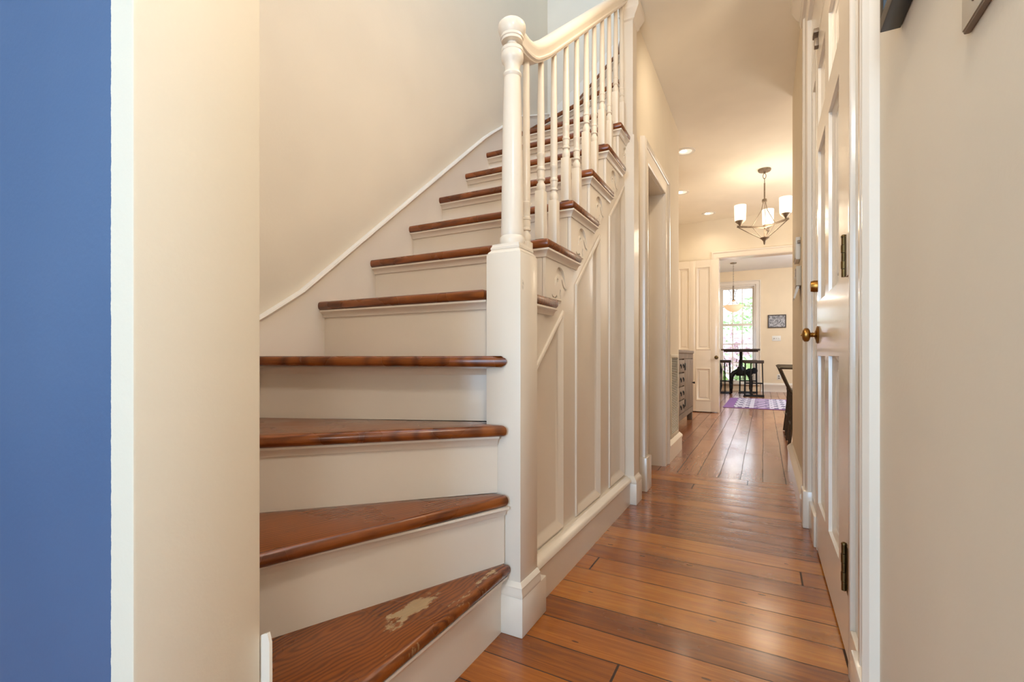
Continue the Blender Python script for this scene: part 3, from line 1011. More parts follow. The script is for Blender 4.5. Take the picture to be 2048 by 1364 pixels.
# fret-cut brackets on the stringer, one per tread
def blob(pts): return [(a, b_) for a, b_ in pts]
def arc(cx_, cy_, r0, r1, a0, a1, n=12, tw=0.6):
    """crescent hole"""
    out, inn = [], []
    for i in range(n + 1):
        t = i / n
        a = math.radians(a0 + (a1 - a0) * t)
        w = (r0 - r1) * (0.12 + math.sin(PI * t) ** 0.8)
        out.append((cx_ + r0 * math.cos(a), cy_ + r0 * 1.05 * math.sin(a)))
        inn.append((cx_ + (r0 - w) * math.cos(a), cy_ + (r0 - w) * 1.05 * math.sin(a)))
    return out + inn[::-1]
def bracket(k):
    y0 = NOSE[k + 1] + 0.0296; z0 = k * R
    g = (NOSE.get(k + 2, 2.65) - NOSE[k + 1]) if k < 10 else 0.2
    w = min(g, 0.245)
    ox, oz = y0, z0
    S = lambda pts: [(ox + a, oz + c) for a, c in pts]
    wid = w - 0.008
    outer = S([(0, 0.004), (0, R - TH), (wid + 0.018, R - TH), (wid + 0.022, 0.140), (wid + 0.004, 0.118), (wid - 0.004, 0.100), (0.222, 0.082), (0.216, 0.066), (0.200, 0.060), (0.188, 0.046), (0.168, 0.036), (0.158, 0.016), (0.150, 0.004)])
    hs = [S(arc(0.132, 0.072, 0.052, 0.028, 205, -8, 14)),
          S([(0.100, 0.078), (0.110, 0.084), (0.118, 0.080), (0.112, 0.070), (0.104, 0.068)]),
          S([(0.150, 0.086), (0.160, 0.070), (0.176, 0.056), (0.192, 0.054), (0.196, 0.046), (0.180, 0.046), (0.162, 0.054), (0.150, 0.068), (0.146, 0.080)]),
          S([(0.056, 0.022), (0.066, 0.014), (0.084, 0.012), (0.100, 0.022), (0.108, 0.014), (0.096, 0.008), (0.070, 0.007), (0.058, 0.012)]),
          S([(0.132, 0.048), (0.140, 0.040), (0.136, 0.026), (0.142, 0.014), (0.130, 0.012), (0.126, 0.026), (0.130, 0.038)])]
    MB().plate(outer, hs, px(SX + 0.009), 0.0115).build('bracket', M['stair_paint'], stair)
for k in range(5, 10): bracket(k)
# the bracket below tread 5, mostly behind the newel
oy, oz = 1.336, 0.80
MB().plate([(oy, oz + 0.01), (oy, oz + R - TH), (oy + 0.16, oz + R - TH), (oy + 0.165, oz + 0.14), (oy + 0.14, oz + 0.115), (oy + 0.12, oz + 0.08), (oy + 0.10, oz + 0.05), (oy + 0.06, oz + 0.03)],
           [[(oy + 0.012 + 0.0, oz + 0.06), (oy + 0.020, oz + 0.085), (oy + 0.035, oz + 0.072), (oy + 0.030, oz + 0.055), (oy + 0.022, oz + 0.066)],
            [(oy + 0.03, oz + 0.045), (oy + 0.05, oz + 0.050), (oy + 0.062, oz + 0.040), (oy + 0.045, oz + 0.036)]], px(SX + 0.009), 0.0115).build('bracket', M['stair_paint'], stair)

# corner post with its foot and head moulding
PX0, PX1, PY0, PY1 = -0.688, -0.632, 2.612, 2.70
post = MB().box(PX0, PX1, PY0, PY1, 1.98, 2.98).build('corner_post', M['stair_paint'], stair)
b = MB()
b.box(-0.71, -0.620, 2.590, 2.70, 0.0, 2.0)
b.build('pilaster', M['stair_paint'], post)
b = MB()
b.sweep(BB, [(-0.648, 2.590, 0.0), (-0.620, 2.590, 0.0), (-0.620, 2.70, 0.0)][::1], (0, 0, 1)) if False else None
b = MB()
b.box(-0.70, -0.602, 2.572, 2.70, 0.0, 0.112, 0.002)
b.sweep([(0.0, 0.112), (0.016, 0.112), (0.018, 0.120), (0.014, 0.132), (0.006, 0.140), (0.0, 0.150)], [(-0.620, 2.70, 0.0), (-0.620, 2.590, 0.0), (-0.690, 2.590, 0.0)], (0, 0, 1))
b.build('pilaster_base', M['stair_paint'], post)
b = MB()
CAPP = [(0.0, 2.635), (0.010, 2.640), (0.014, 2.652), (0.022, 2.660), (0.036, 2.678), (0.040, 2.684), (0.040, 2.720), (0.0, 2.720)]
b.sweep(CAPP, [(PX1, 2.72, 0.0), (PX1, PY0, 0.0), (PX0 - 0.012, PY0, 0.0)], (0, 0, 1))
b.build('capital', M['stair_paint'], post)
MB().box(-0.688, -0.632, 0.46, 2.612, 2.735, 2.98).build('fascia', M['stair_paint'], stair)

# newel post
NXc, NYc = -0.6715, 1.2755
nw = MB().box(-0.728, -0.615, 1.218, 1.333, 0.10, 1.100, 0.0012).build('newel_post', M['stair_paint'], stair)
MB().box(-0.742, -0.603, 1.206, 1.376, 0.0, 0.112, 0.003).build('plinth', M['stair_paint'], nw)
b = MB()
b.sweep([(0.0, 0.112), (0.012, 0.112), (0.013, 0.122), (0.009, 0.134), (0.010, 0.140), (0.003, 0.150), (0.0, 0.152)], [(-0.615, 1.333, 0), (-0.615, 1.218, 0), (-0.728, 1.218, 0)], (0, 0, 1))
b.build('base_moulding', M['stair_paint'], nw)
# stepped moulding on top of the square, then the turned shaft
b = MB()
def ring_box(h0, h1, r0, r1):
    vs = []
    for h, r in ((h0, r0), (h1, r1)):
        vs.append([b.bm.verts.new((NXc + sx * r, NYc + sy * r, h)) for sx, sy in ((-1, -1), (1, -1), (1, 1), (-1, 1))])
    for i in range(4): b.bm.faces.new([vs[0][i], vs[0][(i + 1) % 4], vs[1][(i + 1) % 4], vs[1][i]])
    if h0 < 1.1005: b.bm.faces.new(vs[0][::-1])
    if h1 > 1.130: b.bm.faces.new(vs[1])
NM = [(1.100, 0.0535), (1.104, 0.0540), (1.107, 0.0520), (1.111, 0.0480), (1.115, 0.0462), (1.1152, 0.0478), (1.1215, 0.0478), (1.1225, 0.0462), (1.126, 0.0448), (1.131, 0.0440)]
for (h0, q0), (h1, q1) in zip(NM, NM[1:]): ring_box(h0, h1, q0, q1)
b.build('neck_moulding', M['stair_paint'], nw)
sh = [(0.034, 1.130), (0.0365, 1.136), (0.0385, 1.146), (0.0365, 1.156), (0.033, 1.160), (0.0345, 1.166), (0.0345, 1.172), (0.0335, 1.20), (0.0315, 1.35), (0.0285, 1.52), (0.0250, 1.638),
      (0.0265, 1.640), (0.0285, 1.646), (0.0265, 1.652), (0.0222, 1.655), (0.0225, 1.668), (0.0260, 1.680), (0.0320, 1.688), (0.0340, 1.697), (0.0335, 1.708), (0.0315, 1.713), (0.0330, 1.715), (0.0330, 1.724), (0.0270, 1.730), (0.0165, 1.733), (0.0150, 1.750)]
MB().lathe(sh, (NXc, NYc, 0), 'Z', 32).build('turned_shaft', M['stair_paint'], nw)

# handrail sweeping out of its round cap
RXc = -0.680
bot = lambda y: 1.814 + 0.836 * (y - 1.504)
path = [(1.285, 1.753), (1.315, 1.752), (1.345, 1.752), (1.375, 1.755), (1.405, 1.763), (1.430, 1.774), (1.455, 1.790), (1.485, 1.811), (1.53, 1.844)] + [(y, bot(y) + 0.008) for y in (1.62, 1.9, 2.3, 2.625)]
half = [(0.019, -0.008), (0.021, -0.003), (0.027, 0.000), (0.0285, 0.006), (0.0255, 0.010), (0.026, 0.016), (0.0315, 0.028), (0.033, 0.036), (0.031, 0.045), (0.025, 0.053), (0.015, 0.058), (0.005, 0.060)]
half = [(a * 1.02, -0.008 + (c + 0.008) * 0.93) for a, c in half]
prof = half + [(-a, c) for a, c in half[::-1]]
hr = MB().sweep(prof, [(RXc, y, z) for y, z in path], None, True, side=(1, 0, 0)).build('handrail', M['stair_paint'], stair)
cp = [(0.010, 1.7445), (0.0315, 1.7445), (0.0325, 1.749), (0.0315, 1.752), (0.0345, 1.754), (0.0345, 1.760), (0.0335, 1.762), (0.0385, 1.770), (0.0415, 1.780), (0.0420, 1.788), (0.0400, 1.797), (0.033, 1.804), (0.020, 1.808), (0.006, 1.809)]
MB().lathe(cp, (NXc, NYc - 0.002, 0), 'Z', 36).build('rail_cap', M['stair_paint'], hr)

# balusters, two to a tread
def baluster(y, k):
    z0 = k * R
    zt = (bot(y) if y > 1.45 else 1.755) + 0.004
    b = MB()
    s = 0.0165
    x = RXc
    b.box(x - s, x + s, y - s, y + s, z0, z0 + 0.168, 0.0025)
    pr = [(0.0120, 0.166), (0.0150, 0.172), (0.0158, 0.182), (0.0145, 0.192), (0.0105, 0.198), (0.0105, 0.203), (0.0145, 0.206), (0.0145, 0.212), (0.0115, 0.215), (0.0135, 0.225), (0.0130, 0.238),
          (0.0148, 0.240), (0.0148, 0.247), (0.0125, 0.250), (0.0130, 0.285), (0.0145, 0.288), (0.0145, 0.296), (0.0128, 0.298), (0.0132, 0.36)]
    pr = [(r, h + z0) for r, h in pr] + [(0.0098, zt)]
    b.lathe(pr, (x, y, 0), 'Z', 14)
    b.build('baluster', M['stair_paint'], stair)
for y, k in ((1.389, 5), (1.504, 6), (1.619, 6), (1.741, 7), (1.859, 7), (1.980, 8), (2.088, 8), (2.208, 9), (2.325, 9), (2.443, 10), (2.562, 10)):
    baluster(y, k)

# ------------------------------------------------------------------ things on the right wall
# black frame, near the camera
t = thing('picture_frame', (0.19, 0.62, 1.31), 'black framed picture hanging high on the near right wall', 'picture frame')
b = MB()
y0, y1, z0, z1, fw = 0.34, 0.942, 1.312, 1.80, 0.022
x0, x1 = 0.163, 0.189
b.box(x0, x1, y0, y1, z0, z0 + fw, 0.001); b.box(x0, x1, y0, y1, z1 - fw, z1, 0.001)
b.box(x0, x1, y0, y0 + fw, z0 + fw, z1 - fw, 0.001); b.box(x0, x1, y1 - fw, y1, z0 + fw, z1 - fw, 0.001)
b.build('frame', M['black'], t)
MB().box(0.176, 0.188, y0 + fw, y1 - fw, z0 + fw, z1 - fw).build('print', M['art2'], t)
# light switch plate
t = thing('light_switch', (0.19, 0.60, 1.19), 'cream double light switch plate with taupe edge on the near right wall', 'light switch')
b = MB().box(0.1835, 0.1900, 0.545, 0.660, 1.134, 1.250, 0.002)
b.build('wall_plate', M['taupe'], t)
MB().box(0.1825, 0.1836, 0.547, 0.659, 1.137, 1.248, 0.0005).build('face_plate', M['beige_plastic'], t)
for y in (0.580, 0.626):
    MB().prism([(1.185, 0.0), (1.205, 0.0), (1.207, 0.010), (1.199, 0.012)], lambda a, c, d, y=y: (0.1828 - c, y + d, a), -0.005, 0.005).build('toggle', M['white_plastic'], t)
    MB().lathe([(0.003, 0.0), (0.003, -0.0012), (0.001, -0.0016)], (0.1826, y, 1.152), 'X', 10).build('screw', M['taupe'], t)
# alarm siren and keypad far along the hall
t = thing('chime_box', (0.19, 3.32, 1.43), 'white rectangular chime box above the keypad on the far right hall wall', 'chime box')
MB().box(0.166, 0.190, 3.262, 3.44, 1.368, 1.500, 0.004).build('housing', M['white_plastic'], t)
MB().box(0.162, 0.1665, 3.275, 3.43, 1.378, 1.440, 0.002).build('grille', M['beige_plastic'], t)
MB().box(0.174, 0.190, 3.252, 3.262, 1.46, 1.478, 0.002).build('side_button', M['bronze'], t)
t = thing('alarm_keypad', (0.19, 3.2, 1.25), 'beige alarm keypad with grey display on the far right hall wall', 'keypad')
MB().box(0.164, 0.190, 3.19, 3.35, 1.205, 1.318, 0.004).build('housing', M['beige_plastic'], t)
MB().box(0.1625, 0.1645, 3.21, 3.33, 1.262, 1.306, 0.0005).build('display', M['screen'], t)
b = MB().prism([(0.0, 0.0), (0.0, -0.012), (-0.022, -0.075), (-0.027, -0.066), (-0.012, 0.0)], lambda a, c, d: (0.180 + a, 3.20 + d, 1.204 + c), 0.0, 0.13)
b.build('flip_cover', M['white_plastic'], t)

# vent grille on the left hall wall
t = thing('vent_grille', (-0.65, 4.075, 0.48), 'tall cream slatted return air grille low on the hall wall', 'vent grille')
y0, y1, z0, z1 = 3.885, 4.265, 0.152, 0.812
b = MB()
b.box(-0.650, -0.641, y0, y1, z0, z0 + 0.028, 0.002); b.box(-0.650, -0.641, y0, y1, z1 - 0.028, z1, 0.002)
b.box(-0.650, -0.641, y0, y0 + 0.035, z0 + 0.028, z1 - 0.028, 0.002); b.box(-0.650, -0.641, y1 - 0.035, y1, z0 + 0.028, z1 - 0.028, 0.002)
b.build('frame', M['beige_plastic'], t)
MB().box(-0.6498, -0.6485, y0 + 0.03, y1 - 0.03, z0 + 0.02, z1 - 0.02).build('shade_sheet', M['slat_shade'], t)  # near-black sheet on the solid wall, paints the shade between slats
b = MB()
n = 44
for i in range(n):
    z = z0 + 0.030 + (z1 - z0 - 0.060) * (i + 0.5) / n
    b.prism([(0.0, 0.0), (0.0045, -0.003), (0.0045, 0.000), (0.0, 0.003)], lambda a, c, d, z=z: (-0.6485 + a, d, z + c), y0 + 0.03, y1 - 0.03)
b.build('slats', M['beige_plastic'], t)

# ------------------------------------------------------------------ dining room
# cabinet
CX0, CX1, CY0, CY1, CH = -1.17, -0.79, 4.37, 6.40, 0.865
t = thing('sideboard', (-0.98, 5.36, 0), 'weathered grey wooden sideboard with drawers beside the dining room wall', 'sideboard')
b = MB()
b.box(CX0, CX1 - 0.018, CY0, CY1, 0.11, CH - 0.05)
b.build('body', M['weathered'], t)
MB().box(CX0 - 0.01, CX1 + 0.010, CY0 - 0.012, CY1 + 0.006, CH - 0.035, CH, 0.004).build('top', M['weathered'], t)
b = MB()
for z0, z1 in ((0.11, 0.17), (CH - 0.095, CH - 0.034)): b.box(CX1 - 0.018, CX1, CY0, CY1, z0, z1)
for y0, y1 in ((CY0, CY0 + 0.05), (4.985, 5.04), (5.64, 5.695), (CY1 - 0.05, CY1)): b.box(CX1 - 0.018, CX1, y0, y1, 0.17, CH - 0.095)
b.build('face_frame', M['weathered'], t)
for x in (CX0 + 0.03, CX1 - 0.035):
    for y in (CY0 + 0.035, CY1 - 0.035):
        b = MB().slab([(x - 0.03, y - 0.03), (x + 0.03, y - 0.03), (x + 0.03, y + 0.03), (x - 0.03, y + 0.03)], 0.0, 0.11, 0.004)
        b.build('foot', M['weathered'], t)
def drop_pull(parent, y, z):
    b = MB().lathe([(0.016, 0.0), (0.014, 0.005), (0.005, 0.014)], (CX1 + 0.003, y, z), 'X', 12)
    pts = [(CX1 + 0.014, y + 0.018 * math.sin(a), z - 0.018 + 0.018 * math.cos(a)) for a in [i * PI / 6 for i in range(12)]]
    b.tube(pts, 0.0032, 6, True)
    b.build('pull', M['black_metal'], parent)
for i in range(4):
    z0 = 0.180 + i * 0.1475
    d = MB().box(CX1 - 0.014, CX1 + 0.004, 5.05, 5.63, z0, z0 + 0.134, 0.003).build('drawer', M['weathered'], t)
    drop_pull(d, 5.34, z0 + 0.08); drop_pull(d, 5.52, z0 + 0.08)
for y0, y1, yk in ((CY0 + 0.055, 4.98, 4.92), (5.70, CY1 - 0.055, 6.30)):
    b = MB()
    n = 5
    for i in range(n):
        a0 = y0 + (y1 - y0) * i / n; a1 = y0 + (y1 - y0) * (i + 1) / n
        b.box(CX1 - 0.014, CX1 + 0.002, a0 + 0.002, a1 - 0.002, 0.178, CH - 0.10, 0.002)
    d = b.build('cabinet_door', M['weathered'], t)
    MB().lathe([(0.006, 0.0), (0.006, 0.012), (0.014, 0.02), (0.012, 0.03), (0.004, 0.034)], (CX1 + 0.002, yk, 0.47), 'X', 12).build('knob', M['black_metal'], d)
    yh = y0 + 0.01 if yk > 5.5 else y1 - 0.01
    for z in (0.27, 0.68): MB().box(CX1, CX1 + 0.008, y0 - 0.03, y0 + 0.03, z - 0.04, z + 0.04, 0.002).build('hinge', M['black_metal'], d)

# metal armchairs, arms and front legs showing past the right wall
def chair(yc, label):
    t = thing('dining_chair', (0.40, yc, 0), label, 'chair', 'metal armchairs at the right of the dining room')
    SZ = 0.46
    y0, y1 = yc - 0.20, yc + 0.20
    MB().box(0.225, 0.66, y0 + 0.01, y1 - 0.01, SZ - 0.022, SZ, 0.008).build('seat', M['steel'], t)
    for y in (y0, y1):
        MB().tube([(0.118, y, 0.690), (0.135, y, 0.698), (0.30, y, 0.695), (0.60, y, 0.68), (0.70, y, 0.70)], 0.013, 8).build('armrest', M['steel'], t)
        MB().tube([(0.130, y, 0.692), (0.180, y, 0.565), (0.228, y, 0.455)], 0.0085, 8).build('arm_post', M['steel'], t)
        MB().tube([(0.228, y, 0.462), (0.232, y, 0.40), (0.215, y, 0.20), (0.192, y, 0.006)], [0.016, 0.015, 0.013, 0.012], 8).build('leg', M['steel'], t)
        MB().tube([(0.63, y, SZ - 0.01), (0.66, y, 0.24), (0.70, y, 0.006)], 0.012, 8).build('leg', M['steel'], t)
        MB().tube([(0.65, y, SZ - 0.02), (0.69, y, 0.66), (0.74, y, 0.86)], 0.011, 8).build('back_post', M['steel'], t)
        MB().tube([(0.213, y, 0.19), (0.665, y, 0.19)], 0.006, 6).build('stretcher', M['steel'], t)
    MB().box(0.725, 0.745, y0, y1, 0.70, 0.87, 0.006).build('backrest', M['steel'], t)
    MB().tube([(0.213, y0, 0.19), (0.213, y1, 0.19)], 0.006, 6).build('stretcher', M['steel'], t)
    return t
chair(4.99, 'dark metal armchair at far right, the nearer of two')
chair(5.68, 'dark metal armchair at far right, the farther of two')

# recessed lights
def downlight(x, y, label):
    t = thing('recessed_light', (x, y, CEIL), label, 'ceiling light', 'recessed ceiling lights of the dining room')
    b = MB().lathe([(0.062, -0.001), (0.066, -0.006), (0.088, -0.004), (0.090, 0.0)], (x, y, CEIL), 'Z', 28)
    b.build('trim_ring', M['white_plastic'], t)
    MB().lathe([(0.0, -0.0025), (0.058, -0.0025), (0.060, -0.001)][1:], (x, y, CEIL), 'Z', 24).build('reflector', M['can'], t)
    MB().lathe([(0.024, -0.006), (0.030, -0.003)], (x - 0.015, y - 0.015, CEIL), 'Z', 16).build('bulb', M['bulb'], t)
    l = lamp('SPOT', 'light', (x, y, CEIL - 0.03), 8, WARM, 0.05, spot=(math.radians(150), 0.8))
downlight(-0.655, 4.76, 'bright round recessed light nearest the hall, by the wall corner')
downlight(-0.86, 5.93, 'recessed light over the grey sideboard, partly hidden by the wall corner')
downlight(-0.66, 6.98, 'small recessed light farthest away, before the kitchen doorway')

# chandelier
cx_, cy_ = 0.007, 5.60
t = thing('chandelier', (cx_, cy_, CEIL), 'three light bronze chandelier with white glass shades in the dining room', 'chandelier')
MB().lathe([(0.062, 0.0), (0.062, -0.012), (0.055, -0.022), (0.012, -0.026), (0.010, -0.04)], (cx_, cy_, CEIL), 'Z', 24).build('canopy', M['bronze'], t)
b = MB()
for i, (zc, h) in enumerate(((2.665, 0.028), (2.617, 0.026))):
    pts = []
    for a in range(14):
        ang = 2 * PI * a / 14
        u = 0.014 * math.cos(ang); v = h * math.sin(ang)
        pts.append((cx_ + (u if i % 2 == 0 else 0.0), cy_ + (0.0 if i % 2 == 0 else u), zc + v))
    b.tube(pts, 0.0035, 6, True)
b.build('chain', M['bronze'], t)
MB().lathe([(0.007, 2.592), (0.007, 2.42)], (cx_, cy_, 0), 'Z', 12).build('stem', M['bronze'], t)
MB().lathe([(0.022, 2.425), (0.024, 2.415), (0.024, 2.398), (0.020, 2.392)], (cx_, cy_, 0), 'Z', 16).build('collar', M['bronze'], t)
MB().lathe([(0.006, 1.955), (0.010, 1.965), (0.013, 1.99), (0.030, 2.012), (0.044, 2.022), (0.044, 2.026), (0.008, 2.03), (0.006, 2.14)], (cx_, cy_, 0), 'Z', 18).build('finial', M['bronze'], t)
for ang in (math.radians(196), math.radians(-38), math.radians(82)):
    ux, uy = math.cos(ang), math.sin(ang)
    P = lambda r, z: (cx_ + ux * r, cy_ + uy * r, z)
    b = MB()
    b.tube([P(0.0, 2.135), P(0.10, 2.142), P(0.265, 2.155)], [0.011, 0.010, 0.012], 8)
    b.tube([P(0.262, 2.150), P(0.14, 2.078), P(0.035, 2.022)], 0.0045, 6)
    b.tube([P(0.012, 2.395), P(0.03, 2.31), P(0.12, 2.15)], 0.0035, 6)
    b.tube([P(0.03, 2.03), P(0.115, 2.138)], 0.003, 6)
    a = b.build('arm', M['bronze'], t)
    c = P(0.235, 0)
    MB().lathe([(0.010, 2.155), (0.010, 2.168), (0.020, 2.18), (0.046, 2.205), (0.048, 2.212)], c, 'Z', 18).build('cup', M['bronze'], a)
    s = MB().lathe([(0.030, 2.210), (0.048, 2.212), (0.054, 2.225), (0.058, 2.375), (0.055, 2.375), (0.051, 2.228), (0.030, 2.214)], c, 'Z', 24).build('shade', M['shade'], a)
    MB().lathe([(0.010, 2.225), (0.018, 2.25), (0.020, 2.275), (0.014, 2.295), (0.003, 2.30)], c, 'Z', 14).build('bulb', M['bulb'], a)

lamp('POINT', 'light', (cx_, cy_, 2.12), 10, WARM, 0.14)

# ------------------------------------------------------------------ kitchen
# rug
y0, y1, x0, x1 = 8.10, 10.0, -0.56, 0.40
b = MB()
nx_, ny_ = 48, 30
vs = [[b.bm.verts.new((x0 + (x1 - x0) * i / nx_, y0 + (y1 - y0) * j / ny_, 0.007 + 0.001 * math.sin(i * 1.3) * math.cos(j * 0.9))) for j in range(ny_ + 1)] for i in range(nx_ + 1)]
for i in range(nx_):
    for j in range(ny_):
        f = b.bm.faces.new([vs[i][j], vs[i + 1][j], vs[i + 1][j + 1], vs[i][j + 1]])
        u, v = i / nx_, j / ny_
        m = 0
        if 0.14 < u < 0.93 and 0.03 < v < 0.96:
            uu = (u - 0.14) / 0.79
            if uu < 0.36 or uu > 0.66:
                m = 1
                if j % 6 in (1, 2) and (i % 5 in (0, 1, 2)) : m = 2
                if j % 6 == 4 and i % 4 == 1: m = 2
            else:
                m = 3
                if j % 4 in (1,) and (uu < 0.43 or uu > 0.58): m = 2
                elif (i * 7 + j * 5) % 6 == 0: m = 1
                elif (i * 3 + j * 11) % 7 == 0: m = 2
            if abs(uu - 0.36) < 0.012 or abs(uu - 0.66) < 0.012: m = 1
        f.material_index = m
rb = bmesh.ops.extrude_face_region(b.bm, geom=list(b.bm.faces))
bmesh.ops.translate(b.bm, verts=[g for g in rb['geom'] if isinstance(g, bmesh.types.BMVert)], vec=(0, 0, -0.0055))
tag(b.build('rug', [M['rug_purple'], M['rug_light'], M['rug_navy'], M['rug_lilac']]), 'purple woven rug with grey and navy blocks on the kitchen floor', 'rug')

# crank table
tx, ty = -0.42, 11.0
t = thing('pub_table', (tx, ty, 0), 'dark high table with arched iron legs in front of the window', 'table')
MB().box(tx - 0.355, tx + 0.355, ty - 0.35, ty + 0.35, 0.915, 0.945, 0.006).build('tabletop', M['dark_wood'], t)
MB().box(tx - 0.31, tx + 0.32, ty - 0.30, ty + 0.30, 0.885, 0.915, 0.004).build('apron', M['dark_wood'], t)
MB().lathe([(0.055, 0.40), (0.05, 0.46), (0.035, 0.50), (0.035, 0.70), (0.028, 0.71), (0.028, 0.885)], (tx, ty, 0), 'Z', 18).build('column', M['black_metal'], t)
b = MB().lathe([(0.09, 0.39), (0.10, 0.42), (0.10, 0.50), (0.075, 0.54), (0.06, 0.58)], (tx, ty, 0), 'Z', 16)
b.lathe([(0.06, -0.03), (0.075, -0.015), (0.075, 0.015), (0.06, 0.03)], (tx + 0.16, ty - 0.06, 0.47), 'Y', 16)
b.build('gear_housing', M['black_metal'], t)
for ang in (20, 160, 200, 340):
    a = math.radians(ang)
    ux, uy = math.cos(a), math.sin(a)
    pts = [(0.03, 0.47), (0.09, 0.475), (0.15, 0.44), (0.19, 0.37), (0.20, 0.25), (0.195, 0.12), (0.20, 0.03), (0.235, 0.012)]
    MB().tube([(tx + ux * r, ty + uy * r, z) for r, z in pts], [0.05, 0.05, 0.046, 0.042, 0.037, 0.032, 0.028, 0.012], 10).build('leg', M['black_metal'], t)
b = MB().lathe([(0.055, -0.006), (0.062, 0.0), (0.055, 0.006)], (tx + 0.25, ty - 0.12, 0.50), 'Y', 18)
b.tube([(tx + 0.1, ty - 0.12, 0.47), (tx + 0.25, ty - 0.12, 0.50)], 0.010, 8)
b.build('crank', M['black_metal'], t)

# stools
def stool(x, y, label):
    t = thing('bar_stool', (x, y, 0), label, 'stool', 'dark stools around the high table')
    MB().box(x - 0.18, x + 0.18, y - 0.15, y + 0.15, 0.655, 0.715, 0.010).build('seat', M['dark_wood'], t)
    for sx in (-1, 1):
        for sy in (-1, 1):
            MB().tube([(x + sx * 0.150, y + sy * 0.12, 0.66), (x + sx * 0.165, y + sy * 0.15, 0.016)], 0.011, 8).build('leg', M['black_metal'], t)
    for sy in (-1, 1):
        b = MB()
        for fx in (-0.05, 0.05):
            b.tube([(x + fx, y + sy * 0.12, 0.66), (x + fx * 1.15, y + sy * 0.15, 0.016)], 0.008, 6)
        b.build('spindles', M['black_metal'], t)
        MB().box(x - 0.185, x + 0.185, y + sy * 0.15 - 0.015, y + sy * 0.15 + 0.015, 0.0, 0.022, 0.003).build('runner', M['black_metal'], t)
        MB().tube([(x - 0.160, y + sy * 0.138, 0.26), (x + 0.160, y + sy * 0.138, 0.26)], 0.008, 6).build('footrest', M['black_metal'], t)
stool(-0.175, 10.62, 'dark stool nearest the rug, right of the arched table leg')
stool(-0.30, 11.55, 'dark stool behind the arched table legs, close to the window')
stool(-0.80, 11.30, 'dark stool at the left of the high table, half behind the cart')

# cart with plant at the left
t = thing('utility_cart', (-0.95, 9.35, 0), 'black metal cart with shelves just behind the open door leaf', 'cart')
kx0, kx1, ky0, ky1 = -1.25, -0.735, 9.0, 9.75
for z in (0.09, 0.40, 0.70):
    MB().box(kx0, kx1, ky0, ky1, z, z + 0.02, 0.004).build('shelf', M['black_metal'], t)
for x in (kx0 + 0.015, kx1 - 0.015):
    for y in (ky0 + 0.015, ky1 - 0.015):
        MB().tube([(x, y, 0.0), (x, y, 0.72)], 0.014, 8).build('post', M['black_metal'], t)
MB().box(kx0 + 0.06, kx1 - 0.04, ky0 + 0.05, ky1 - 0.05, 0.421, 0.66, 0.03).build('drawer_box', M['black_metal'], t)
b = MB()
b.tube([(kx1 + 0.005, ky1 - 0.02, 0.66), (kx1 + 0.03, ky1 - 0.02, 0.55), (kx1 + 0.03, ky1 - 0.02, 0.25), (kx1 + 0.0, ky1 - 0.02, 0.10)], 0.020, 8)
b.build('rail', M['black_metal'], t)
t = thing('potted_plant', (-0.80, 9.55, 0.72), 'small dark green plant in a pot standing on the black cart', 'plant')
MB().lathe([(0.035, 0.7205), (0.048, 0.78), (0.052, 0.80), (0.045, 0.80)], (-0.80, 9.55, 0), 'Z', 14).build('pot', M['black_metal'], t)
b = MB()
rr = random.Random(3)
for i in range(26):
    a = rr.uniform(0, 2 * PI); h = rr.uniform(0.03, 0.11); r = rr.uniform(0.02, 0.085)
    p0 = Vector((-0.80, 9.55, 0.79)); p1 = p0 + Vector((math.cos(a) * r, math.sin(a) * r, h))
    sd = Vector((-math.sin(a), math.cos(a), 0)) * 0.016
    mid = p0.lerp(p1, 0.6) + Vector((0, 0, 0.012))
    q = [b.bm.verts.new(v) for v in (p0, mid + sd, p1, mid - sd)]
    b.bm.faces.new(q)
b.build('foliage', M['plant'], t)

# pendant over the table
qx, qy = -0.565, 11.05
t = thing('pendant_lamp', (qx, qy, 2.76), 'hanging pendant lamp with glowing alabaster bowl before the window', 'pendant lamp')
MB().lathe([(0.065, 0.0), (0.060, -0.02), (0.012, -0.03)], (qx, qy, 2.76), 'Z', 20).build('canopy', M['bronze'], t)
b = MB()
for i in range(16):
    zc = 2.71 - i * 0.027
    pts = []
    for a in range(8):
        ang = 2 * PI * a / 8
        u, v = 0.008 * math.cos(ang), 0.017 * math.sin(ang)
        pts.append((qx + (u if i % 2 else 0), qy + (0 if i % 2 else u), zc + v))
    b.tube(pts, 0.0025, 5, True)
b.build('chain', M['bronze'], t)
for ang in (200, 320, 80):
    a = math.radians(ang)
    ux, uy = math.cos(a), math.sin(a)
    pts = [(0.0, 2.27), (0.01, 2.10), (0.03, 2.02)] if False else [(0.095, 2.19), (0.055, 2.14), (0.035, 2.05), (0.05, 1.96), (0.10, 1.89), (0.165, 1.862)]
    MB().tube([(qx + ux * r, qy + uy * r, z) for r, z in pts], 0.008, 7).build('arm', M['bronze'], t)
MB().lathe([(0.012, 2.28), (0.016, 2.26), (0.012, 2.0), (0.035, 1.97), (0.02, 1.94)], (qx, qy, 0), 'Z', 14).build('stem', M['bronze'], t)
MB().lathe([(0.01, 1.722), (0.06, 1.730), (0.12, 1.762), (0.165, 1.81), (0.19, 1.850), (0.205, 1.858), (0.205, 1.864), (0.185, 1.858), (0.155, 1.815), (0.11, 1.772), (0.05, 1.745)], (qx, qy, 0), 'Z', 32).build('bowl', M['bowl'], t)
lamp('POINT', 'light', (qx, qy, 1.95), 8, WARM, 0.05)

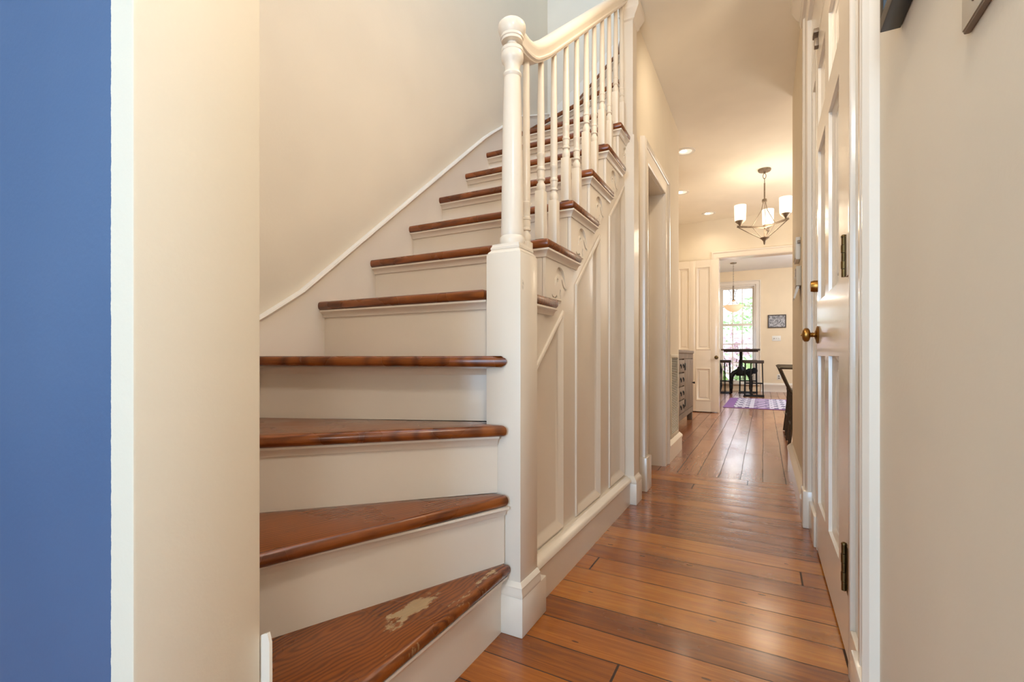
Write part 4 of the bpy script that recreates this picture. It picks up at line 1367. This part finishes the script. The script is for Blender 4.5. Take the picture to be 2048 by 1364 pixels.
# picture, switches and outlet on the kitchen wall
t = thing('picture_frame', (0.26, 12.19, 1.58), 'small dark framed black and white print on the kitchen wall', 'picture')
x0, x1, z0, z1 = 0.082, 0.440, 1.430, 1.722
b = MB()
b.box(x0, x1, 12.176, 12.199, z0, z0 + 0.02); b.box(x0, x1, 12.176, 12.199, z1 - 0.02, z1)
b.box(x0, x0 + 0.02, 12.176, 12.199, z0 + 0.02, z1 - 0.02); b.box(x1 - 0.02, x1, 12.176, 12.199, z0 + 0.02, z1 - 0.02)
b.build('frame', M['dark_wood'], t)
MB().box(x0 + 0.02, x1 - 0.02, 12.188, 12.197, z0 + 0.02, z1 - 0.02).build('print', M['art'], t)
t = thing('light_switch', (0.25, 12.2, 1.19), 'white triple light switch plate under the kitchen picture', 'light switch')
MB().box(0.165, 0.335, 12.193, 12.200, 1.135, 1.25, 0.002).build('wall_plate', M['white_plastic'], t)
for i, x in enumerate((0.205, 0.25, 0.295)): MB().box(x - 0.006, x + 0.006, 12.184, 12.194, 1.18, 1.205, 0.001).build('toggle', M['bronze'] if i == 0 else M['beige_plastic'], t)
t = thing('wall_outlet', (0.30, 12.2, 0.33), 'white wall outlet low on the kitchen wall', 'outlet')
MB().box(0.262, 0.338, 12.194, 12.200, 0.27, 0.39, 0.002).build('wall_plate', M['white_plastic'], t)
for z in (0.305, 0.352): MB().box(0.283, 0.317, 12.191, 12.195, z - 0.014, z + 0.014, 0.003).build('socket', M['taupe'], t)

# ------------------------------------------------------------------ garden beyond the window
struct(MB().box(-16, 14, 12.5, 40, -0.7, -0.6).build('ground', M['lawn'], keep=True), 'sunlit lawn outside the kitchen window', 'lawn')
def shrub(x, y, h, r, mat, label, n, seed, base=-0.6):
    rr = random.Random(seed)
    t = thing('shrub', (x, y, base), label, 'shrub', 'garden shrubs beyond the kitchen window')
    b = MB()
    for i in range(n):
        while True:
            p = Vector((rr.uniform(-1, 1), rr.uniform(-1, 1), rr.uniform(-1, 1)))
            if 0.5 < p.length < 1: break
        c = Vector((x + p.x * r, y + p.y * r, base + h * 0.5 + p.z * h * 0.5))
        s = 0.05 + 0.05 * rr.random()
        u = Vector((rr.uniform(-1, 1), rr.uniform(-1, 1), rr.uniform(-1, 1))).normalized()
        v = u.cross(Vector((rr.uniform(-1, 1), rr.uniform(-1, 1), rr.uniform(-1, 1)))).normalized()
        q = [b.bm.verts.new(c + d) for d in (u * s * 1.6, v * s, -u * s * 1.6, -v * s)]
        b.bm.faces.new(q)
    b.build('foliage', mat, t)
    b = MB()
    for i in range(4):
        a = rr.uniform(0, 2 * PI)
        b.tube([(x, y, base), (x + math.cos(a) * r * 0.4, y + math.sin(a) * r * 0.4, base + h * 0.7)], [0.03, 0.01], 6)
    b.build('stem', M['dark_wood'], t)
shrub(-1.75, 15.2, 1.55, 0.75, M['green'], 'bright green shrub low outside the window, at left', 1100, 1)
shrub(-0.1, 15.2, 1.45, 0.65, M['green_light'], 'pale green shrub low outside the window, at right', 1000, 2)
shrub(-0.9, 18.0, 2.3, 0.95, M['pink'], 'pink flowering shrub in the middle distance outside', 900, 3)
shrub(-3.0, 20.3, 3.0, 1.0, M['green'], 'tall green shrub behind the pink flowers, at left', 1100, 4)
shrub(-4.0, 27.0, 5.0, 1.9, M['green_dark'], 'blue green tree farthest out, left in the window', 1700, 5)
shrub(-0.1, 27.5, 4.7, 1.9, M['green_light'], 'pale tree farthest out, right in the window', 1500, 6)
